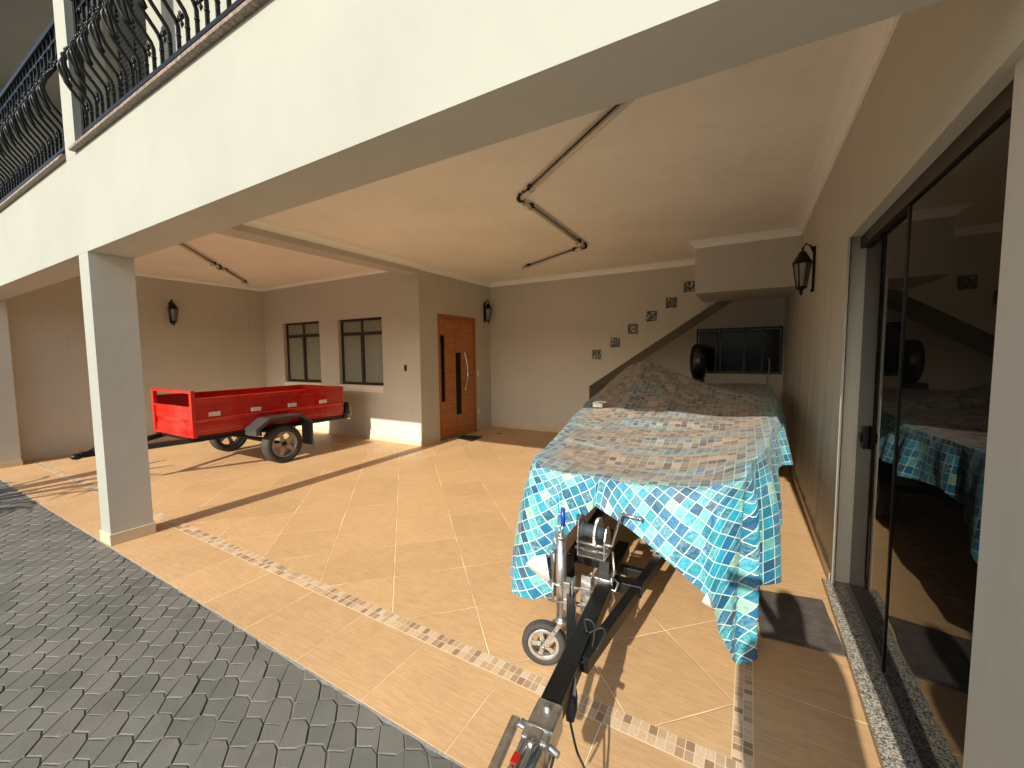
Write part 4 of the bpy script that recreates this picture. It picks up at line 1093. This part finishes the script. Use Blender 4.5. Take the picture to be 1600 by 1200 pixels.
for s_, (x_, y_) in (('r', (-.02, 5.3)), ('l', (-1.33, 5.3))):
    w_ = wheel_parts(bt, .29, .16, .18, 5); w_.location = (x_ + .62 + (.12 if s_ == 'r' else -.06), y_ - 3.5, .29)
    if s_ == 'l': w_.rotation_euler = (0, 0, math.pi)
# plug and cable
b_ = MB(); b_.tube([(-.585, 1.46, .43), (-.570, 1.40, .40), (-.548, 1.36, .37), (-.535, 1.33, .34), (-.53, 1.31, .31)], [.012, .020, .026, .024, .014], 12); b_.obox((-.55, 1.38, .42), (-.535, 1.34, .38), .03, .02)
pg = bp(b_, 'plug', m_cable)
def bez(pts, n=40):
    P = [Vector(p) for p in pts]; out = []
    P = [P[0]] + P + [P[-1]]
    for i in range(1, len(P) - 2):
        for k in range(n):
            t = k / n; a, b, c, d = P[i - 1], P[i], P[i + 1], P[i + 2]
            out.append(.5 * ((2 * b) + (-a + c) * t + (2 * a - 5 * b + 4 * c - d) * t * t + (-a + 3 * b - 3 * c + d) * t ** 3))
    out.append(P[-2]); return out
b_ = MB(); b_.tube(bez([(-.53, 1.31, .31), (-.50, 1.30, .22), (-.465, 1.30, .15), (-.43, 1.24, .10), (-.415, 1.12, .12), (-.45, 1.0, .25), (-.50, .95, .36)], 10), .0045, 8)
b_.tube(bez([(-.57, 1.60, .46), (-.60, 1.66, .47), (-.55, 1.64, .47), (-.53, 1.52, .42), (-.56, 1.44, .43)], 8), .0045, 8)
b_.tube(bez([(-.50, 1.52, .46), (-.49, 1.60, .48), (-.52, 1.64, .47), (-.56, 1.60, .46)], 8), .004, 8)
bp(b_, 'cable', m_cable, pg)
b_ = MB(); b_.tube(bez([(-.50, 1.10, .38), (-.49, 1.0, .36), (-.49, .9, .35), (-.50, .80, .34)], 8), .0045, 8); bp(b_, 'breakaway_cable', m_cable)

# ================================================================== BOAT
boat = empty('boat', (-.70, 5.2, 0)); tag(boat, 'small motor boat on its trailer, almost wholly hidden under the tile print cover', 'boat')
def op(mb_, name, m_):
    for v in mb_.bm.verts: v.co -= Vector((-.70, 5.2, 0))
    return mb_.build(name, m_, boat)
b_ = MB(); secs = [(2.75, .30, .72, -.62), (3.2, .42, .60, -.64), (4.2, .66, .50, -.67), (5.4, .78, .46, -.70), (6.8, .80, .46, -.72), (7.7, .76, .47, -.72)]
rings = []
for y_, hw, zk, xc in secs:
    rings.append([b_.bm.verts.new((xc + s_ * hw * fx, y_, zk + (0.86 - zk) * fz)) for s_, fx, fz in ((-1, 1, 1), (-1, .92, .45), (-1, .6, .12), (0, 0, 0), (1, .6, .12), (1, .92, .45), (1, 1, 1))])
fs = []
for A, B in zip(rings, rings[1:]):
    for k in range(6): fs.append(b_.bm.faces.new((A[k], A[k + 1], B[k + 1], B[k])))
    fs.append(b_.bm.faces.new((A[6], A[0], B[0], B[6])))
fs.append(b_.bm.faces.new(rings[0])); fs.append(b_.bm.faces.new(rings[-1][::-1])); b_._fin(fs, False)
op(b_, 'hull', m_hull)
# outboard motor
b_ = MB()
rings = []
mc = Vector((-.80, 8.25))
for z_, wx, wy in ((1.16, .07, .10), (1.22, .11, .20), (1.34, .145, .26), (1.50, .155, .27), (1.64, .15, .25), (1.76, .125, .20), (1.815, .08, .12)):
    rings.append([b_.bm.verts.new((mc.x + wx * (abs(math.cos(a)) ** .7) * (1 if math.cos(a) > 0 else -1), mc.y + wy * (abs(math.sin(a)) ** .7) * (1 if math.sin(a) > 0 else -1), z_)) for a in [2 * math.pi * k / 20 for k in range(20)]])
fs = [b_.bm.faces.new((A[k], A[(k + 1) % 20], B[(k + 1) % 20], B[k])) for A, B in zip(rings, rings[1:]) for k in range(20)]
fs += [b_.bm.faces.new(rings[-1]), b_.bm.faces.new(rings[0][::-1])]; b_._fin(fs, True)
b_.box(mc.x - .06, mc.x + .06, 8.05, 8.4, .45, 1.16, .02); b_.box(mc.x - .12, mc.x + .12, 7.80, 8.06, .85, 1.20, .02)
op(b_, 'outboard_motor', mat('black_cowling', (.006, .006, .007), .25))

# ================================================================== COVER
def cr(P, t):
    n = len(P); i = int(math.floor(t)) % n; k = t - math.floor(t)
    a, b, c, d = P[(i - 1) % n], P[i], P[(i + 1) % n], P[(i + 2) % n]
    return .5 * ((2 * b) + (-a + c) * k + (2 * a - 5 * b + 4 * c - d) * k * k + (-a + 3 * b - 3 * c + d) * k ** 3)
KP = [  # rim(x,y,z)  hem(x,y,z)
 ((-.714, 2.22, .945), (-.714, 2.13, .812)),
 ((-.52, 2.21, .945), (-.513, 2.10, .730)),
 ((-.31, 2.21, .958), (-.303, 2.08, .606)),
 ((-.20, 2.215, .975), (-.175, 2.09, .505)),
 ((-.12, 2.23, .99), (-.125, 2.10, .465)),
 ((-.06, 2.25, 1.003), (-.088, 2.13, .29)),
 ((-.01, 2.30, 1.02), (-.012, 2.18, .135)),
 ((.01, 2.36, 1.045), (.021, 2.24, .085)),
 ((.02, 2.42, 1.06), (.027, 2.29, .13)),
 ((.032, 2.48, 1.07), (.035, 2.36, .30)),
 ((.045, 2.54, 1.077), (.052, 2.43, .425)),
 ((.08, 2.66, 1.09), (.182, 2.60, .395)),
 ((.115, 2.90, 1.10), (.20, 2.86, .46)),
 ((.135, 3.20, 1.10), (.185, 3.18, .68)),
 ((.16, 3.50, 1.095), (.18, 3.45, .80)),
 ((.205, 3.9, 1.09), (.285, 3.85, .765)),
 ((.235, 4.6, 1.095), (.33, 4.6, .76)),
 ((.275, 5.4, 1.12), (.37, 5.4, .70)),
 ((.28, 6.3, 1.16), (.38, 6.3, .68)),
 ((.25, 7.2, 1.17), (.32, 7.3, .68)),
 ((.0, 7.68, 1.15), (.03, 7.85, .72)),
 ((-.6, 7.76, 1.13), (-.6, 7.95, .80)),
 ((-1.2, 7.68, 1.10), (-1.25, 7.85, .72)),
 ((-1.62, 7.2, 1.06), (-1.78, 7.25, .60)),
 ((-1.74, 6.3, 1.03), (-1.90, 6.3, .55)),
 ((-1.76, 5.4, 1.02), (-1.92, 5.4, .55)),
 ((-1.64, 4.6, 1.04), (-1.80, 4.6, .52)),
 ((-1.50, 3.9, 1.06), (-1.66, 3.9, .50)),
 ((-1.36, 3.25, 1.03), (-1.52, 3.2, .40)),
 ((-1.27, 2.75, .995), (-1.43, 2.70, .28)),
 ((-1.215, 2.40, .978), (-1.35, 2.34, .18)),
 ((-1.15, 2.26, .962), (-1.241, 2.14, .156)),
 ((-1.05, 2.225, .95), (-1.09, 2.10, .182)),
 ((-.97, 2.22, .947), (-.975, 2.11, .205)),
 ((-.91, 2.22, .945), (-.99, 2.12, .46)),
 ((-.82, 2.22, .945), (-.84, 2.13, .665)),
]
rimK = [Vector(k[0]) for k in KP]; hemK = [Vector(k[1]) for k in KP]
# dense parameter list, finer at the front
ts = []
for i in range(len(KP)):
    L_ = (rimK[(i + 1) % len(KP)] - rimK[i]).length; m_ = max(7, int(L_ / .028))
    ts += [i + k / m_ for k in range(m_)]
NS = len(ts)
arc = [0]
rim = [cr(rimK, t) for t in ts]
for i in range(1, NS): arc.append(arc[-1] + (rim[i] - rim[i - 1]).length)
def lerpK(K, t):
    i = int(t) % len(K); k = t - int(t); return K[i].lerp(K[(i + 1) % len(K)], k)
from mathutils import noise as mn
ridge = [(-1.95, .98), (-1.83, 1.0), (-1.57, 1.28), (-1.32, 1.51), (-1.12, 1.56), (-.89, 1.47), (-.60, 1.365), (-.39, 1.285), (0, 1.20), (.28, 1.13), (.4, 1.12)]
def rid(x):
    for (a, b), (c, d) in zip(ridge, ridge[1:]):
        if x <= c: return b + (d - b) * max(0, (x - a) / (c - a))
    return 1.12
def Hc(y):    # height along the spine without tent
    return float(np.interp(y, [2.2, 2.6, 3.0, 3.5, 4.1, 4.7, 5.4, 6.5, 7.6], [.935, .935, .945, .975, 1.055, 1.05, 1.08, 1.15, 1.14]))
def tent(x, y, base):
    f = 0
    if 4.12 < y <= 5.25: f = ((y - 4.12) / 1.13) ** 1.15
    elif 5.25 < y < 6.7: f = (1 - (y - 5.25) / 1.45) ** 1.5
    return (rid(x) - base) * f if rid(x) > base else 0
bm = bmesh.new(); uvl = bm.loops.layers.uv.new('UVMap'); dl = bm.verts.layers.float_color.new('dust')
def sstep(a, b, x):
    x = min(1, max(0, (x - a) / (b - a))); return x * x * (3 - 2 * x)
rows = []; uvs = {}
NR = 34
def topz(x, y, rimz, r):
    w = r ** 2.2
    z = (1 - w) * Hc(y) + w * rimz
    z += tent(x, y, z)
    # soft sag folds running between the gunwales
    sag = math.exp(-((x + .45) / .75) ** 2)
    z += (.012 * math.sin(11 * (y + .18 * math.cos(2.3 * (x + .5)))) * sag + .006 * math.sin(23 * (y + .16 * x * x) + 2 * x)) * (1 - r ** 6) * (1 if y < 4.2 else .4)
    # radiating creases on the tent
    if 4.1 < y < 6.6:
        an = math.atan2(x + 1.12, 5.25 - y); dd = math.hypot(x + 1.12, y - 5.25)
        z += .020 * math.sin(an * 13 + 2.5 * math.sin(dd * 2)) * min(1, dd) * (1 - r ** 6) * math.exp(-max(0, dd - 1.0))
    z += .008 * (mn.noise(Vector((x * 3, y * 3, 0)))) + .004 * mn.noise(Vector((x * 9, y * 9, 3)))
    return z
for j in range(NR + 1):
    r = (j / NR) ** .9; row = []
    for i in range(NS):
        R_ = rim[i]; sy = min(max(R_.y, 2.9), 7.0); sx = -.62 - .04 * (sy - 2.9) / 4
        x = sx + (R_.x - sx) * r; y = sy + (R_.y - sy) * r
        v = bm.verts.new((x, y, topz(x, y, R_.z, r)))
        edge = min((R_ - Vector((x, y, R_.z))).length / .16, 1)
        dv = .25 + .75 * edge
        if x > -1.0: dv *= 1 - .9 * math.exp(-((y - 5.33) / .13) ** 2) * sstep(-1.0, -.75, x)
        v[dl] = (dv,) * 3 + (1,)
        uvs[v] = (x, y); row.append(v)
    rows.append(row)
NK = 30
S0 = arc[0]; STOT = arc[-1]
def skuv(i, dlen):
    s_ = arc[i]; ss = s_ if s_ < STOT * .5 else s_ - STOT - .03
    # the cloth hangs cornerwise at the bow and square along the sides
    xr = ss
    a = R(38) * math.tanh(xr / .07)
    if ss > .86: a = R(38) + (R(8) - R(38)) * sstep(.86, .98, ss)
    if ss < 0: a = -R(40)
    if ss > .98: return (ss + .3, -dlen)
    px, py = ss, -dlen
    return (math.cos(a) * px - math.sin(a) * py, math.sin(a) * px + math.cos(a) * py + .02)
nrm = []
for i in range(NS):
    t_ = rim[(i + 1) % NS] - rim[i - 1]; nn = Vector((t_.y, -t_.x, 0)).normalized(); nrm.append(nn)
for j in range(1, NK + 1):
    q = j / NK; row = []
    for i in range(NS):
        R_ = rim[i]; Hm = lerpK(hemK, ts[i]); s_ = arc[i]
        zt = topz(R_.x, R_.y, R_.z, 1.0)
        drop = zt - Hm.z
        # shoulder: bulge a bit out of the rim, then hang
        x = R_.x + (Hm.x - R_.x) * (q ** .8); y = R_.y + (Hm.y - R_.y) * (q ** .8)
        z = zt - drop * (q ** 1.25 if q < .3 else (.3 ** 1.25 + (1 - .3 ** 1.25) * (q - .3) / .7))
        n = nrm[i]
        crease = math.exp(-((s_ - .60) / .022) ** 2) * sstep(.05, .5, q)
        amp = .022 * sstep(0, .6, q) * min(1, drop / .35)
        w = math.sin(s_ * 13 + 1.3 * math.sin(s_ * 3.1) + q * 1.2) + .5 * math.sin(s_ * 29 + 2 * q)
        corner = math.exp(-((R_.x - .03) ** 2 + (R_.y - 2.42) ** 2) / .012)
        w2 = math.sin(s_ * 44 + 1.2 * q) * 1.25 * corner
        off = amp * w + .030 * sstep(0, .35, q) * w2
        off += .02 * mn.noise(Vector((s_ * 2.2, q * 1.6, 7))) * q
        off -= .035 * crease
        # the right flap front stays taut
        if R_.y < 2.3 and -.9 < R_.x < -.02: off *= .18
        v = bm.verts.new((x + n.x * off, y + n.y * off, z)); v[dl] = (max(0, .25 - q * .9 * 1.2),) * 3 + (1,)
        uvs[v] = skuv(i, drop * q); row.append(v)
    rows.append(row)
for A, B in zip(rows, rows[1:]):
    for k in range(NS):
        f = bm.faces.new((A[k], B[k], B[(k + 1) % NS], A[(k + 1) % NS])); f.smooth = True
        for l in f.loops: l[uvl].uv = uvs[l.vert]
        if A is rows[NR]:
            for l, ii, dd in zip(f.loops, (k, k, (k + 1) % NS, (k + 1) % NS), (0, 1, 1, 0)):
                if dd == 0: l[uvl].uv = skuv(ii, 0)
bmesh.ops.remove_doubles(bm, verts=rows[0], dist=.0002)
me = bpy.data.meshes.new('boat_cover'); bm.normal_update()
up = sum(1 for f in bm.faces if f.normal.z > 0.3) - sum(1 for f in bm.faces if f.normal.z < -0.3)
if up < 0: bmesh.ops.reverse_faces(bm, faces=bm.faces[:])
for v in bm.verts: v.co -= Vector((-.70, 5.2, 0))
bm.to_mesh(me); bm.free(); me.materials.append(m_cover)
cv = bpy.data.objects.new('boat_cover', me); cv.location = (-.70, 5.2, 0); col.objects.link(cv)
tag(cv, 'fabric boat cover printed with turquoise mosaic tiles, dusty brown on top, draped over the boat', 'boat cover')
# turned up white lining at the two front corners
m_lining = mat('white_lining', (.60, .60, .58), .6, bump=.3, bscale=40)
b_ = MB()
def flap(P):
    vs = [b_.bm.verts.new(p) for p in P]; f = b_.bm.faces.new(vs); b_._fin([f], True)
flap([(-1.118, 2.06, .413), (-1.058, 2.055, .471), (-.979, 2.05, .509), (-.951, 2.06, .322), (-.98, 2.06, .341), (-1.067, 2.06, .379)])
flap([(-.141, 2.055, .523), (-.165, 2.055, .469), (-.118, 2.055, .451)])
for v in b_.bm.verts: v.co -= Vector((-.70, 5.2, 0))
o = b_.build('turned_lining', m_lining, cv)
s_ = o.modifiers.new('s', 'SOLIDIFY'); s_.thickness = .004

b_ = MB(); b_.box(-.05, .01, -.03, .03, 0, .05, .004); b_.build
b_.box(.012, .045, -.028, -.018, 0, .045); b_.box(.040, .055, -.028, .03, 0, .045); b_.box(-.03, .09, -.005, .05, .05, .058)
o = b_.build('cover_clip', m_white, None, (-1.39, 4.22, 1.085)); tag(o, 'small white plastic clip on the left edge of the boat cover', 'clip')

b_ = MB(); b_.tube(bez([(.27, 8.55, .0), (.275, 8.55, .8), (.29, 8.6, 1.15), (.315, 8.6, 1.40), (.305, 8.6, 1.54)], 8), .011, 8)
tag(b_.build('pole', mat('grey_pole', (.22, .22, .21), .4)), 'thin grey pole standing before the dark alcove window', 'pole')

# ================================================================== OUT OF FRAME: photographer and plant that cast the shadows
sk = bpy.data.meshes.new('person'); 
J = dict(pel=(.28, -.20, .95), wst=(.29, -.21, 1.12), chs=(.30, -.20, 1.32), nck=(.33, -.19, 1.46), hdl=(.335, -.17, 1.55), hdm=(.335, -.165, 1.63), hdt=(.335, -.175, 1.72),
         ls=(.12, -.20, 1.39), le=(.09, -.22, 1.12), lw=(.11, -.17, .88), rs=(.48, -.20, 1.40), re=(.475, -.12, 1.18), rw=(.26, -.08, 1.44),
         lh=(.21, -.19, .90), lk=(.20, -.17, .50), la=(.19, -.20, .08), lt=(.18, -.05, .03), rh=(.39, -.19, .90), rk=(.40, -.17, .50), ra=(.41, -.20, .08), rt=(.42, -.05, .03))
E_ = [('pel', 'wst'), ('wst', 'chs'), ('chs', 'nck'), ('nck', 'hdl'), ('hdl', 'hdm'), ('hdm', 'hdt'), ('chs', 'ls'), ('ls', 'le'), ('le', 'lw'), ('chs', 'rs'), ('rs', 're'), ('re', 'rw'), ('pel', 'lh'), ('lh', 'lk'), ('lk', 'la'), ('la', 'lt'), ('pel', 'rh'), ('rh', 'rk'), ('rk', 'ra'), ('ra', 'rt')]
RD = dict(pel=.18, wst=.18, chs=.18, nck=.06, hdl=.075, hdm=.08, hdt=.055, ls=.08, le=.05, lw=.03, rs=.08, re=.045, rw=.03, lh=.10, lk=.06, la=.042, lt=.035, rh=.10, rk=.06, ra=.042, rt=.035)
names = list(J); sk.from_pydata([J[n] for n in names], [(names.index(a), names.index(b)) for a, b in E_], [])
po = bpy.data.objects.new('person', sk); col.objects.link(po)
mdf = po.modifiers.new('skin', 'SKIN')
for i, n in enumerate(names): sk.skin_vertices[0].data[i].radius = (RD[n], RD[n])
sk.skin_vertices[0].data[0].use_root = True
po.modifiers.new('sub', 'SUBSURF').levels = 2; po.modifiers['sub'].render_levels = 2
sk.materials.append(m_cloth)
tag(po, 'person in dark clothes standing outside the carport, holding up a phone with one hand', 'person')
b_ = MB(); b_.box(-.012, .150, -.030, -.022, -.040, .035, .003)
o = b_.build('phone', m_black, None, (0, 0, 1.65)); tag(o, 'black phone held up sideways by the person', 'phone')
for hx, s_ in ((.150, 1), (.06, -1)):
    h_ = MB()
    if s_ > 0:
        h_.ball((.165, -.045, 1.60), .035, (.8, .6, 1.3), 10, 8)
        for k in range(4): h_.tube([(.172, -.045, 1.585 + k * .02), (.165, -.02, 1.588 + k * .02), (.148, -.016, 1.59 + k * .02)], [.0095, .009, .007], 8)
        h_.tube([(.17, -.055, 1.59), (.15, -.05, 1.62), (.135, -.036, 1.64)], [.012, .010, .008], 8)
        h_.tube([(.165, -.05, 1.58), (.26, -.08, 1.44)], [.028, .032], 10)
    else:
        h_.ball((.112, -.16, .79), .035, (.7, 1.1, 1.2), 10, 8)
        for k in range(4): h_.tube([(.110, -.185 + k * .018, .77), (.112, -.182 + k * .018, .73), (.118, -.178 + k * .018, .695 + abs(k - 1.5) * .008)], [.0095, .009, .007], 8)
        h_.tube([(.112, -.13, .80), (.116, -.115, .765), (.12, -.11, .74)], [.012, .010, .008], 8)
        h_.tube([(.112, -.165, .80), (.11, -.17, .88)], [.026, .03], 10)
    h_.build('hand', m_skin, po)
b_ = MB(); b_.box(-26, 18, -14.4, -14.2, -.05, 3.4); b_.box(-26, 18, -14.44, -14.16, 3.401, 3.46)  # unseen wall, added to keep the bright horizon sky out of reflections
tag(b_.build('glow_blocking_wall', m_paint), 'plain greige wall added out of view behind the photographer to block horizon glow', 'wall')
# spiky plant left behind the camera
pr_ = empty('plant', (-7.9, -1.3, 0)); tag(pr_, 'tall clump of long narrow leaves in the open left of the photographer', 'plant')
b_ = MB(); 
rnd = random.Random(5)
for k in range(34):
    a_ = rnd.uniform(0, 6.28); ln = rnd.uniform(.5, 1.3); h0 = rnd.uniform(1.0, 1.7)
    pts = [Vector((.1 * math.cos(a_), .1 * math.sin(a_), 0)) * 0 + Vector((math.cos(a_) * ln * (t / 8) ** 1.2, math.sin(a_) * ln * (t / 8) ** 1.2, h0 * math.sin(t / 8 * 1.9) / math.sin(1.57))) for t in range(9)]
    sd_ = Vector((-math.sin(a_), math.cos(a_), 0)); L1 = []; L2 = []
    for t, p_ in enumerate(pts):
        w_ = .05 * math.sin(math.pi * (t + .6) / 9); L1.append(b_.bm.verts.new(p_ + sd_ * w_)); L2.append(b_.bm.verts.new(p_ - sd_ * w_))
    for t in range(8): b_._fin([b_.bm.faces.new((L1[t], L1[t + 1], L2[t + 1], L2[t]))], True)
b_.build('leaves', m_leaf, pr_)
